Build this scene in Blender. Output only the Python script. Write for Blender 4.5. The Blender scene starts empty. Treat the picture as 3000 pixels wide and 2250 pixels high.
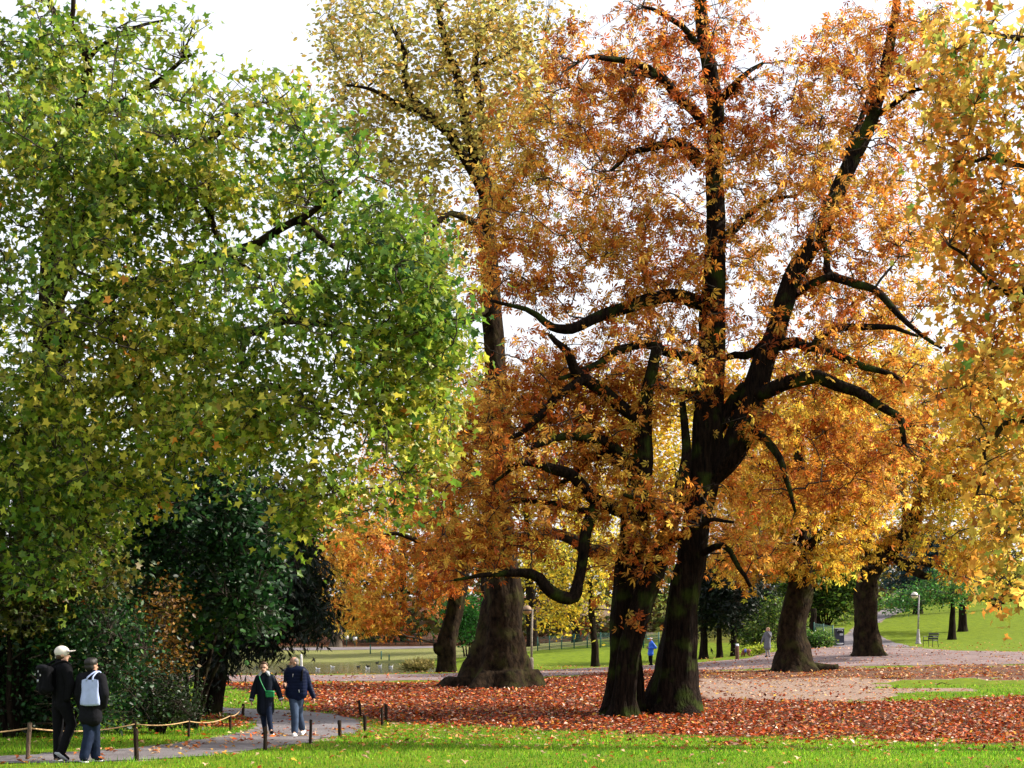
import bpy, bmesh, math, random
import numpy as np
from mathutils import Vector, Matrix
from mathutils.geometry import delaunay_2d_cdt

random.seed(7)
rng = np.random.default_rng(11)
scene = bpy.context.scene
COL = scene.collection

# ------------------------------------------------------------------ camera
CAM_Z = 1.9          # camera height in metres
FPX = 5000.0         # focal length in photograph pixels (60 mm on a 36 mm wide sensor)
HROW = 1880.0        # photograph row of the horizon
cam_data = bpy.data.cameras.new('camera')
cam_data.lens = 60.0
cam_data.sensor_width = 36.0
cam_data.shift_y = (HROW - 1125.0) / 3000.0
cam_data.clip_start = 0.1
cam_data.clip_end = 3000.0
cam = bpy.data.objects.new('camera', cam_data)
cam.location = (0, 0, CAM_Z)
cam.rotation_euler = (math.radians(90), 0, 0)
COL.objects.link(cam)
scene.camera = cam

# ------------------------------------------------------------------ sky and sun
SUN_ELEV = math.radians(35)
SUN_AZ = math.radians(80)      # clockwise from the view direction (+Y) towards +X
world = bpy.data.worlds.new('World')
scene.world = world
world.use_nodes = True
wn, wl = world.node_tree.nodes, world.node_tree.links
wn.clear()
sky = wn.new('ShaderNodeTexSky')
sky.sky_type = 'NISHITA'
sky.sun_disc = False
sky.sun_elevation = SUN_ELEV
sky.sun_rotation = SUN_AZ
sky.dust_density = 4.0
sky.air_density = 1.0
sky.ozone_density = 1.0
bg_sky = wn.new('ShaderNodeBackground'); bg_sky.inputs['Strength'].default_value = 0.05
bg_cloud = wn.new('ShaderNodeBackground')       # thin bright cloud veil over the whole sky
bg_cloud.inputs['Color'].default_value = (0.97, 0.97, 1.0, 1)
bg_cloud.inputs['Strength'].default_value = 0.50
addw = wn.new('ShaderNodeAddShader')
wout = wn.new('ShaderNodeOutputWorld')
wl.new(sky.outputs[0], bg_sky.inputs['Color'])
wl.new(bg_sky.outputs[0], addw.inputs[0]); wl.new(bg_cloud.outputs[0], addw.inputs[1])
wl.new(addw.outputs[0], wout.inputs['Surface'])

sun_data = bpy.data.lights.new('sun', 'SUN')
sun_data.energy = 5.0
sun_data.angle = math.radians(0.53)
sun_data.color = (1.0, 0.93, 0.80)
sun = bpy.data.objects.new('sun', sun_data)
to_sun = Vector((math.sin(SUN_AZ) * math.cos(SUN_ELEV), math.cos(SUN_AZ) * math.cos(SUN_ELEV), math.sin(SUN_ELEV)))
sun.rotation_euler = to_sun.to_track_quat('Z', 'Y').to_euler()
sun.location = (60, 30, 60)
COL.objects.link(sun)

vs = scene.view_settings
vs.view_transform = 'Standard'
vs.look = 'None'
vs.exposure = 0.95
vs.gamma = 1.0
vs.use_curve_mapping = False
scene.cycles.max_bounces = 3
scene.cycles.diffuse_bounces = 1
scene.cycles.transmission_bounces = 4
scene.cycles.glossy_bounces = 3
scene.cycles.use_adaptive_sampling = True
scene.cycles.adaptive_threshold = 0.02
scene.cycles.caustics_reflective = False
scene.cycles.caustics_refractive = False

# ------------------------------------------------------------------ helpers
def hexlin(h, k=1.0):
    h = h.lstrip('#')
    out = []
    for i in (0, 2, 4):
        c = int(h[i:i + 2], 16) / 255.0
        out.append((c / 12.92 if c <= 0.04045 else ((c + 0.055) / 1.055) ** 2.4) * k)
    return out

def tag(o, label=None, cat=None, group=None, kind=None):
    if label: o['label'] = label
    if cat: o['category'] = cat
    if group: o['group'] = group
    if kind: o['kind'] = kind
    return o

def empty(name, loc=(0, 0, 0)):
    o = bpy.data.objects.new(name, None)
    o.empty_display_size = 0.2
    o.location = loc
    COL.objects.link(o)
    return o

def link_mesh(name, me, mat=None, parent=None):
    o = bpy.data.objects.new(name, me)
    if mat is not None and not me.materials: me.materials.append(mat)
    COL.objects.link(o)
    if parent is not None: o.parent = parent
    return o

def np_mesh(name, V, F, smooth=True, colors=None):
    """V (n,3), F (m,k) with one k, or list of arrays with different k"""
    me = bpy.data.meshes.new(name)
    Fs = F if isinstance(F, list) else [F]
    Fs = [f for f in Fs if len(f)]
    V = np.asarray(V, dtype=np.float32)
    me.vertices.add(len(V)); me.vertices.foreach_set('co', V.ravel())
    nl = sum(f.size for f in Fs); npoly = sum(len(f) for f in Fs)
    me.loops.add(nl)
    me.loops.foreach_set('vertex_index', np.concatenate([f.ravel() for f in Fs]).astype(np.int32))
    me.polygons.add(npoly)
    tot = np.concatenate([np.full(len(f), f.shape[1]) for f in Fs])
    start = np.concatenate([[0], np.cumsum(tot)[:-1]])
    me.polygons.foreach_set('loop_start', start.astype(np.int32))
    if smooth: me.polygons.foreach_set('use_smooth', np.ones(npoly, dtype=bool))
    me.update(calc_edges=True)
    if colors is not None:
        a = me.color_attributes.new('Col', 'FLOAT_COLOR', 'POINT')
        c = np.ones((len(V), 4), dtype=np.float32); c[:, :colors.shape[1]] = colors
        a.data.foreach_set('color', c.ravel())
    return me

class MB:
    """collects shapes for one mesh object"""
    def __init__(s): s.V = []; s.F3 = []; s.F4 = []; s.n = 0
    def add(s, V, F3=None, F4=None):
        V = np.asarray(V, float).reshape(-1, 3)
        if F3 is not None and len(F3): s.F3.append(np.asarray(F3, int) + s.n)
        if F4 is not None and len(F4): s.F4.append(np.asarray(F4, int) + s.n)
        s.V.append(V); s.n += len(V)
        return s
    def box(s, c, size, rz=0.0, taper=1.0, rot=None, bevel=0.0):
        x, y, z = [d / 2 for d in size]
        P = np.array([(-x, -y, -z), (x, -y, -z), (x, y, -z), (-x, y, -z), (-x * taper, -y * taper, z), (x * taper, -y * taper, z), (x * taper, y * taper, z), (-x * taper, y * taper, z)])
        if rot is not None: P = P @ np.array(rot).T
        if rz:
            ca, sa = math.cos(rz), math.sin(rz)
            P = np.column_stack([P[:, 0] * ca - P[:, 1] * sa, P[:, 0] * sa + P[:, 1] * ca, P[:, 2]])
        return s.add(P + np.array(c), None, [(3, 2, 1, 0), (4, 5, 6, 7), (0, 1, 5, 4), (1, 2, 6, 5), (2, 3, 7, 6), (3, 0, 4, 7)])
    def tube(s, pts, radii, n=6, cap=True, twist=0.0):
        V, F4, F3 = tube_arrays(np.asarray(pts, float), np.broadcast_to(np.asarray(radii, float), (len(pts),)), n, cap)
        return s.add(V, F3, F4)
    def lathe(s, prof, c=(0, 0, 0), n=16):
        """prof: (r, z) list"""
        pts = np.array([(0, 0, z) for r, z in prof]) + np.array(c)
        a = np.linspace(0, 2 * math.pi, n, endpoint=False)
        V = np.concatenate([np.column_stack([np.cos(a) * r + c[0], np.sin(a) * r + c[1], np.full(n, z + c[2])]) for r, z in prof])
        F4 = ring_faces(len(prof), n)
        k = len(V)
        V = np.concatenate([V, [(c[0], c[1], prof[0][1] + c[2]), (c[0], c[1], prof[-1][1] + c[2])]])
        i = np.arange(n); j = (i + 1) % n
        F3 = np.concatenate([np.column_stack([j, i, np.full(n, k)]), np.column_stack([i + (len(prof) - 1) * n, j + (len(prof) - 1) * n, np.full(n, k + 1)])])
        return s.add(V, F3, F4)
    def sphere(s, c, r, nu=12, nv=8, squash=(1, 1, 1), rot=None):
        prof = [(math.sin(math.pi * i / nv), -math.cos(math.pi * i / nv)) for i in range(nv + 1)]
        prof[0] = (0.001, -1); prof[-1] = (0.001, 1)
        a = np.linspace(0, 2 * math.pi, nu, endpoint=False)
        V = np.concatenate([np.column_stack([np.cos(a) * q, np.sin(a) * q, np.full(nu, z)]) for q, z in prof])
        V = V * np.array(squash) * r
        if rot is not None: V = V @ np.array(rot).T
        return s.add(V + np.array(c), None, ring_faces(nv + 1, nu))
    def capsule(s, p, q, r1, r2, n=12):
        p, q = np.array(p, float), np.array(q, float)
        d = q - p; L = np.linalg.norm(d) + 1e-9; d = d / L
        pts, rr = [], []
        for t in (-0.98, -0.8, -0.45, 0): pts.append(p + d * r1 * t); rr.append(r1 * math.sqrt(max(1e-4, 1 - t * t)))
        for t in (0, 0.45, 0.8, 0.98): pts.append(q + d * r2 * t); rr.append(r2 * math.sqrt(max(1e-4, 1 - t * t)))
        return s.tube(pts, rr, n)
    def arrays(s):
        V = np.concatenate(s.V)
        F = []
        if s.F3: F.append(np.concatenate(s.F3))
        if s.F4: F.append(np.concatenate(s.F4))
        return V, F
    def build(s, name, mat, parent=None, smooth=True, origin=None):
        V, F = s.arrays()
        if origin is not None: V = V - np.array(origin)
        return link_mesh(name, np_mesh(name, V, F, smooth), mat, parent)

def ring_faces(m, n):
    i = np.arange(n); j = (i + 1) % n
    base = np.column_stack([i, j, j + n, i + n])
    return np.concatenate([base + k * n for k in range(m - 1)])

def frames(P):
    T = np.gradient(P, axis=0)
    T /= np.linalg.norm(T, axis=1, keepdims=True) + 1e-9
    up = np.array([1.0, 0, 0]) if abs(T[0][0]) < 0.9 else np.array([0, 1.0, 0])
    N = np.zeros_like(P)
    n = up - T[0] * np.dot(up, T[0]); n /= np.linalg.norm(n)
    for k in range(len(P)):
        n = n - T[k] * np.dot(n, T[k]); n /= np.linalg.norm(n) + 1e-9
        N[k] = n
    return T, N, np.cross(T, N)

def tube_arrays(P, R, n=6, cap=True, rad=None):
    T, N, B = frames(P)
    a = np.linspace(0, 2 * math.pi, n, endpoint=False)
    rr = R[:, None] * np.ones(n) if rad is None else rad
    V = P[:, None, :] + rr[:, :, None] * (np.cos(a)[None, :, None] * N[:, None, :] + np.sin(a)[None, :, None] * B[:, None, :])
    V = V.reshape(-1, 3)
    F4 = ring_faces(len(P), n)
    F3 = np.zeros((0, 3), int)
    if cap:
        k = len(V); V = np.concatenate([V, P[:1], P[-1:]])
        i = np.arange(n); j = (i + 1) % n; o = (len(P) - 1) * n
        F3 = np.concatenate([np.column_stack([j, i, np.full(n, k)]), np.column_stack([i + o, j + o, np.full(n, k + 1)])])
    return V, F4, F3

def catmull(P, m):
    """resample control rows P (k,d) into m rows"""
    P = np.asarray(P, float)
    if len(P) == 2: return P[0] + (P[1] - P[0]) * np.linspace(0, 1, m)[:, None]
    Q = np.concatenate([[2 * P[0] - P[1]], P, [2 * P[-1] - P[-2]]])
    u = np.linspace(0, len(P) - 1 - 1e-6, m); k = u.astype(int); t = (u - k)[:, None]
    a, b, c, d = Q[k], Q[k + 1], Q[k + 2], Q[k + 3]
    return 0.5 * (2 * b + (c - a) * t + (2 * a - 5 * b + 4 * c - d) * t ** 2 + (3 * b - a - 3 * c + d) * t ** 3)

_ph = rng.uniform(0, 6.28, (24, 1)); _kd = rng.normal(size=(24, 3)); _kd /= np.linalg.norm(_kd, axis=1, keepdims=True)
def snoise(P, scale):
    """cheap smooth pseudo noise, about -1..1"""
    P = np.asarray(P, float) / scale * 2.2
    out = np.zeros(len(P))
    for i in range(24):
        f = 1.0 + (i % 4) * 0.55
        out += np.sin(P @ _kd[i] * f + _ph[i]) / (1 + (i % 4) * 0.4)
    return out / 7.0

# ------------------------------------------------------------------ pixel <-> place
def pix(x, y, Y):
    return np.array([(x - 1500.0) / FPX * Y, Y, CAM_Z - (y - HROW) * Y / FPX])
def to_px(P):
    P = np.asarray(P, float); Y = np.maximum(P[:, 1], 0.5)
    return 1500 + P[:, 0] / Y * FPX, HROW - (P[:, 2] - CAM_Z) / Y * FPX

# ground heights: photo pixel + scale there in pixels per metre (from people, lamps and other things of known size)
CP = [(0, 2250, 195), (1500, 2250, 195), (3000, 2250, 195), (185, 2228, 186), (400, 2228, 186),
      (395, 2178, 152), (553, 2160, 141), (675, 2140, 130), (870, 2157, 119), (785, 2152, 119), (1131, 2113, 104),
      (600, 2080, 96), (560, 2010, 75), (1820, 2105, 100), (1970, 2090, 97), (1460, 2015, 76), (2900, 2160, 112), (2900, 2050, 85),
      (2500, 2030, 81), (2330, 1968, 64), (2545, 1922, 54), (2458, 1892, 49), (2250, 1925, 52), (2160, 1930, 51), (1910, 1950, 44),
      (1557, 1967, 57), (2690, 1885, 45), (2725, 1895, 47), (2790, 1875, 42), (2830, 1852, 39), (2950, 1775, 32), (2630, 1780, 31),
      (2950, 1900, 48), (1310, 1972, 65), (600, 1990, 70), (1000, 1985, 70), (300, 2000, 72), (1745, 1955, 52), (900, 1977, 63),
      (500, 1977, 63), (900, 1938, 33), (1300, 1932, 34), (600, 1938, 33), (1000, 1893, 28), (1280, 1893, 28), (1600, 1906, 40),
      (1750, 1906, 39), (700, 1893, 28), (1100, 1868, 23), (1700, 1880, 27), (2150, 1880, 40), (2300, 1840, 36), (2400, 1800, 30),
      (200, 2120, 120), (100, 2050, 85)]
cpX = np.array([((x - 1500) / s, FPX / s) for x, y, s in CP])
cpZ = np.array([CAM_Z - (y - HROW) / s for x, y, s in CP])
extra = [(-60, 30, 0.0), (60, 30, 0.1), (-60, 90, .6), (70, 90, 2.6), (0, 0, 0.1), (-40, 0, 0), (40, 0, 0), (0, -40, 0), (-80, 200, 4), (0, 250, 6),
         (100, 200, 9), (-150, 300, 9), (150, 300, 13), (0, 350, 10), (-40, 160, 1.6), (30, 55, 0.05), (-30, 55, 0.0)]
cpX = np.concatenate([cpX, [(a, b) for a, b, c in extra]]); cpZ = np.concatenate([cpZ, [c for a, b, c in extra]])
def _ker(A, B):
    return np.sqrt(((A[:, None, :] - B[None, :, :]) ** 2).sum(2) + 9.0)
_n = len(cpX)
_A = np.zeros((_n + 3, _n + 3)); _A[:_n, :_n] = _ker(cpX, cpX) - 1.2 * np.eye(_n)
_A[:_n, _n] = 1; _A[:_n, _n + 1:] = cpX; _A[_n, :_n] = 1; _A[_n + 1:, :_n] = cpX.T
_w = np.linalg.solve(_A, np.concatenate([cpZ, np.zeros(3)]))
WATER_Z = 0.10
POND = np.array([(-70, 101), (-40, 97), (-20, 94), (-5, 93.5), (-3.2, 98), (-4.5, 112), (-6.5, 130), (-6.2, 141), (-11, 149), (-25, 152), (-45, 153), (-70, 150)], float)
def in_poly(px, py, poly):
    poly = np.asarray(poly, float); inside = np.zeros(len(px), bool); j = len(poly) - 1
    for i in range(len(poly)):
        xi, yi = poly[i]; xj, yj = poly[j]
        c = ((yi > py) != (yj > py)) & (px < (xj - xi) * (py - yi) / (yj - yi + 1e-12) + xi)
        inside ^= c; j = i
    return inside
def poly_dist(px, py, poly):
    d = np.full(len(px), 1e9); poly = np.asarray(poly, float)
    for i in range(len(poly)):
        a, b = poly[i], poly[(i + 1) % len(poly)]
        ab = b - a; t = np.clip(((px - a[0]) * ab[0] + (py - a[1]) * ab[1]) / (ab @ ab), 0, 1)
        d = np.minimum(d, np.hypot(px - a[0] - t * ab[0], py - a[1] - t * ab[1]))
    return d
def ground_z(x, y):
    x = np.atleast_1d(np.asarray(x, float)); y = np.atleast_1d(np.asarray(y, float))
    out = np.empty(len(x))
    for k in range(0, len(x), 20000):
        Q = np.column_stack([x[k:k + 20000], y[k:k + 20000]])
        out[k:k + 20000] = _ker(Q, cpX) @ _w[:_n] + _w[_n] + Q @ _w[_n + 1:]
    far = y > 76
    if far.any():
        xi, yi = x[far], y[far]
        ins = in_poly(xi, yi, POND); d = poly_dist(xi, yi, POND)
        sd = np.where(ins, -d, d)
        zin = WATER_Z - 0.9 * np.clip(-sd / 3.0, 0, 1)
        zb = WATER_Z + 0.05 + np.clip(sd, 0, 9) * 0.06
        h = out[far]
        t = np.clip(sd / 6.0, 0, 1); t = t * t * (3 - 2 * t)
        h = np.where(ins, np.minimum(zin, h), np.maximum(h, WATER_Z + 0.05) * t + (1 - t) * np.minimum(np.maximum(h, WATER_Z + .02), zb))
        near = (~ins) & (yi < 100) & (xi < 2) & (sd < 16)
        h = np.where(near, np.minimum(h, WATER_Z + .03 + np.maximum(sd, 0) * .020 + np.clip((xi + 6) / 8, 0, 1) * .3), h)
        out[far] = h
    return out
def gz(x, y): return float(ground_z([x], [y])[0])
def hit(x, y, lo=15.0, hi=260.0):
    """where the ray through photo pixel (x, y) first meets the ground"""
    Y = np.exp(np.linspace(math.log(lo), math.log(hi), 900))
    X = (x - 1500) / FPX * Y; Z = CAM_Z - (y - HROW) * Y / FPX
    d = Z - ground_z(X, Y)
    k = np.argmax(d <= 0)
    if d[k] > 0: k = len(Y) - 1
    a = d[k - 1] / (d[k - 1] - d[k] + 1e-9); yy = Y[k - 1] + a * (Y[k] - Y[k - 1]); xx = (x - 1500) / FPX * yy
    return np.array([xx, yy, gz(xx, yy)])

# ------------------------------------------------------------------ materials
def new_mat(name):
    m = bpy.data.materials.new(name); m.use_nodes = True
    nt = m.node_tree; nt.nodes.clear()
    out = nt.nodes.new('ShaderNodeOutputMaterial')
    return m, nt, out
def mnode(nt, t, **kw):
    n = nt.nodes.new(t)
    for k, v in kw.items(): setattr(n, k, v)
    return n
def plain(name, col, rough=0.6, metal=0.0, var=0.15, scale=8.0, bump=0.0, spec=0.3):
    m, nt, out = new_mat(name)
    b = mnode(nt, 'ShaderNodeBsdfPrincipled')
    b.inputs['Roughness'].default_value = rough; b.inputs['Metallic'].default_value = metal
    b.inputs['Specular IOR Level'].default_value = spec
    tc = mnode(nt, 'ShaderNodeTexCoord'); nz = mnode(nt, 'ShaderNodeTexNoise')
    nz.inputs['Scale'].default_value = scale; nz.inputs['Detail'].default_value = 6
    nt.links.new(tc.outputs['Object'], nz.inputs['Vector'])
    rp = mnode(nt, 'ShaderNodeValToRGB')
    c = list(col)
    rp.color_ramp.elements[0].position = 0.3; rp.color_ramp.elements[1].position = 0.7
    rp.color_ramp.elements[0].color = [v * (1 - var) for v in c] + [1]
    rp.color_ramp.elements[1].color = [min(1, v * (1 + var)) for v in c] + [1]
    nt.links.new(nz.outputs['Fac'], rp.inputs['Fac']); nt.links.new(rp.outputs[0], b.inputs['Base Color'])
    if bump:
        bp = mnode(nt, 'ShaderNodeBump'); bp.inputs['Strength'].default_value = bump; bp.inputs['Distance'].default_value = 0.02
        nt.links.new(nz.outputs['Fac'], bp.inputs['Height']); nt.links.new(bp.outputs[0], b.inputs['Normal'])
    nt.links.new(b.outputs[0], out.inputs['Surface'])
    return m
def leaf_mat(name, trans=0.45, rough=0.45, spec=0.3, tint=(1, 1, 1)):
    m, nt, out = new_mat(name)
    at = mnode(nt, 'ShaderNodeAttribute', attribute_name='Col')
    b = mnode(nt, 'ShaderNodeBsdfPrincipled'); b.inputs['Roughness'].default_value = rough; b.inputs['Specular IOR Level'].default_value = spec
    t = mnode(nt, 'ShaderNodeBsdfTranslucent'); mx = mnode(nt, 'ShaderNodeMixShader'); mx.inputs[0].default_value = trans
    hs = mnode(nt, 'ShaderNodeHueSaturation'); hs.inputs['Saturation'].default_value = 1.0; hs.inputs['Value'].default_value = 1.45
    nt.links.new(at.outputs['Color'], b.inputs['Base Color']); nt.links.new(at.outputs['Color'], hs.inputs['Color'])
    nt.links.new(hs.outputs[0], t.inputs['Color'])
    nt.links.new(b.outputs[0], mx.inputs[1]); nt.links.new(t.outputs[0], mx.inputs[2]); nt.links.new(mx.outputs[0], out.inputs['Surface'])
    return m
def bark_mat(name, c0, c1, moss=0.3, mosscol=(0.05, 0.075, 0.012), vs_=(9, 9, 1.6), bump=1.0, patch=None):
    m, nt, out = new_mat(name)
    b = mnode(nt, 'ShaderNodeBsdfPrincipled'); b.inputs['Roughness'].default_value = 0.95; b.inputs['Specular IOR Level'].default_value = 0.05
    tc = mnode(nt, 'ShaderNodeTexCoord'); mp = mnode(nt, 'ShaderNodeMapping'); mp.inputs['Scale'].default_value = vs_
    nt.links.new(tc.outputs['Object'], mp.inputs['Vector'])
    n1 = mnode(nt, 'ShaderNodeTexNoise'); n1.inputs['Scale'].default_value = 1.3; n1.inputs['Detail'].default_value = 8; n1.inputs['Roughness'].default_value = 0.7
    nt.links.new(mp.outputs[0], n1.inputs['Vector'])
    vo = mnode(nt, 'ShaderNodeTexVoronoi', feature='DISTANCE_TO_EDGE'); vo.inputs['Scale'].default_value = 1.1
    nt.links.new(mp.outputs[0], vo.inputs['Vector'])
    rp = mnode(nt, 'ShaderNodeValToRGB'); rp.color_ramp.elements[0].position = 0.35; rp.color_ramp.elements[1].position = 0.68
    rp.color_ramp.elements[0].color = list(c0) + [1]; rp.color_ramp.elements[1].color = list(c1) + [1]
    nt.links.new(n1.outputs['Fac'], rp.inputs['Fac'])
    n2 = mnode(nt, 'ShaderNodeTexNoise'); n2.inputs['Scale'].default_value = 1.6; n2.inputs['Detail'].default_value = 6
    nt.links.new(tc.outputs['Object'], n2.inputs['Vector'])
    r2 = mnode(nt, 'ShaderNodeValToRGB'); r2.color_ramp.elements[0].position = 0.52; r2.color_ramp.elements[1].position = 0.68
    r2.color_ramp.elements[1].color = (moss, moss, moss, 1)
    nt.links.new(n2.outputs['Fac'], r2.inputs['Fac'])
    mx = mnode(nt, 'ShaderNodeMix', data_type='RGBA'); mx.inputs['B'].default_value = list(mosscol) + [1]
    nt.links.new(r2.outputs[0], mx.inputs['Factor']); nt.links.new(rp.outputs[0], mx.inputs['A'])
    last = mx.outputs['Result']
    nt.links.new(last, b.inputs['Base Color'])
    ad = mnode(nt, 'ShaderNodeMath', operation='MULTIPLY_ADD'); ad.inputs[1].default_value = 1.2
    nt.links.new(vo.outputs['Distance'], ad.inputs[0]); nt.links.new(n1.outputs['Fac'], ad.inputs[2])
    bp = mnode(nt, 'ShaderNodeBump'); bp.inputs['Strength'].default_value = bump; bp.inputs['Distance'].default_value = 0.06
    nt.links.new(ad.outputs[0], bp.inputs['Height']); nt.links.new(bp.outputs[0], b.inputs['Normal'])
    nt.links.new(b.outputs[0], out.inputs['Surface'])
    return m

LEAF = leaf_mat('leaf_autumn', 0.5, 0.55, 0.15)
LEAF_G = leaf_mat('leaf_green', 0.42, 0.45, 0.3)
LEAF_D = leaf_mat('leaf_dark', 0.22, 0.45, 0.25)
GRASS = leaf_mat('grass_blade', 0.5, 0.6, 0.15)
BARK_C = bark_mat('bark_chestnut', (0.002, 0.0015, 0.0015), (0.022, 0.014, 0.010), moss=0.7, mosscol=(0.035, 0.055, 0.008))
BARK_P = bark_mat('bark_plane', (0.003, 0.002, 0.0015), (0.034, 0.022, 0.013), moss=0.55, mosscol=(0.04, 0.042, 0.011), vs_=(4, 4, 2.2), bump=0.8)
BARK_D = bark_mat('bark_dark', (0.003, 0.002, 0.002), (0.028, 0.019, 0.014), moss=0.2)
TWIG = plain('twig', (0.035, 0.025, 0.018), 0.85, var=0.4)
TWIG_L = plain('twig_pale', (0.09, 0.065, 0.045), 0.8, var=0.4)

# ------------------------------------------------------------------ ground regions, photo pixels
PATH_FRONT = [(-150, 2240), (150, 2236), (400, 2229), (600, 2214), (780, 2193), (900, 2176), (1000, 2157), (1062, 2134), (1050, 2110), (960, 2092), (860, 2082), (700, 2076), (560, 2066),
              (545, 2075), (640, 2089), (715, 2099), (752, 2113), (745, 2138), (660, 2158), (560, 2173), (430, 2188), (300, 2199), (100, 2212), (-150, 2222)]
PATH_MID = [(430, 1993), (700, 1996), (1000, 1996), (1300, 1992), (1560, 1984), (1900, 1966), (2100, 1962), (2250, 1957), (2400, 1953), (2600, 1950), (3150, 1944),
            (3150, 1912), (2800, 1906), (2700, 1900), (2560, 1899), (2440, 1897), (2390, 1893), (2300, 1900), (2200, 1928), (2050, 1941), (1900, 1949), (1700, 1958), (1560, 1966), (1300, 1974), (1000, 1978), (700, 1978), (430, 1977)]
PATH_RIGHT = [(2440, 1895), (2570, 1897), (2700, 1898), (2660, 1893), (2620, 1883), (2585, 1866), (2563, 1845), (2566, 1828), (2595, 1812), (2625, 1799), (2660, 1789), (2650, 1781), (2600, 1783), (2560, 1798), (2530, 1818), (2500, 1840), (2470, 1866), (2450, 1880)]
PATH_FAR = [(500, 1897), (1330, 1897), (1330, 1892), (500, 1892)]
LITTER = [(600, 1998), (1000, 1999), (1300, 1995), (1560, 1988), (1900, 1970), (2060, 1968), (2050, 2042), (2200, 2050), (2700, 2050), (3200, 2040), (3200, 2170), (2700, 2168), (2500, 2162), (2100, 2168),
          (1900, 2150), (1650, 2142), (1500, 2132), (1300, 2122), (1100, 2112), (1065, 2105), (960, 2085), (850, 2070), (820, 2040), (700, 2020), (600, 2012)]
LITTER_IN = [(560, 2092), (640, 2095), (720, 2104), (740, 2118), (650, 2112), (560, 2108)]
THIN = [(2040, 1965), (2300, 1958), (2600, 1953), (3200, 1946), (3200, 1985), (2800, 1990), (2600, 1998), (2400, 1995), (2040, 1998)]
SAND = [(2030, 1990), (2300, 1990), (2560, 1985), (2700, 1990), (2600, 2008), (2560, 2020), (2800, 2012), (2860, 2022), (2640, 2035), (2560, 2048), (2030, 2050)]
GREEN_R = [(2560, 2000), (2700, 1992), (3200, 1985), (3200, 2040), (2780, 2046), (2620, 2042), (2800, 2028), (2860, 2016), (2700, 2014)]
GREEN_L = [(560, 2012), (660, 2022), (760, 2030), (830, 2060), (780, 2068), (640, 2064), (560, 2055)]

def region(P):
    """0 grass, 1 thick leaf litter, 2 thin litter over soil, 3 bare soil, 4 path"""
    px, py = to_px(P)
    # break up the outlines with noise in the place itself
    jy = np.where(py > 2060, 1.7, .8) * (10 * snoise(P * np.array([1, 1, 0]), 2.6) + 6 * snoise(P * np.array([1, 1, 0]) + 31, 0.7))
    jx = 30 * snoise(P * np.array([1, 1, 0]) + 11, 1.7)
    r = np.zeros(len(P), int)
    qx, qy = px + jx, py + jy
    r[in_poly(qx, qy, LITTER)] = 1
    r[in_poly(qx, qy, LITTER_IN)] = 1
    r[in_poly(qx, qy, THIN)] = 2
    r[in_poly(qx, qy, SAND)] = 3
    r[in_poly(qx, qy, GREEN_R)] = 0
    r[in_poly(qx, qy, GREEN_L)] = 0
    for q in (PATH_FRONT, PATH_MID, PATH_RIGHT): r[in_poly(px, py, q)] = 4
    r[P[:, 1] < 15] = 0
    return r

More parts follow.
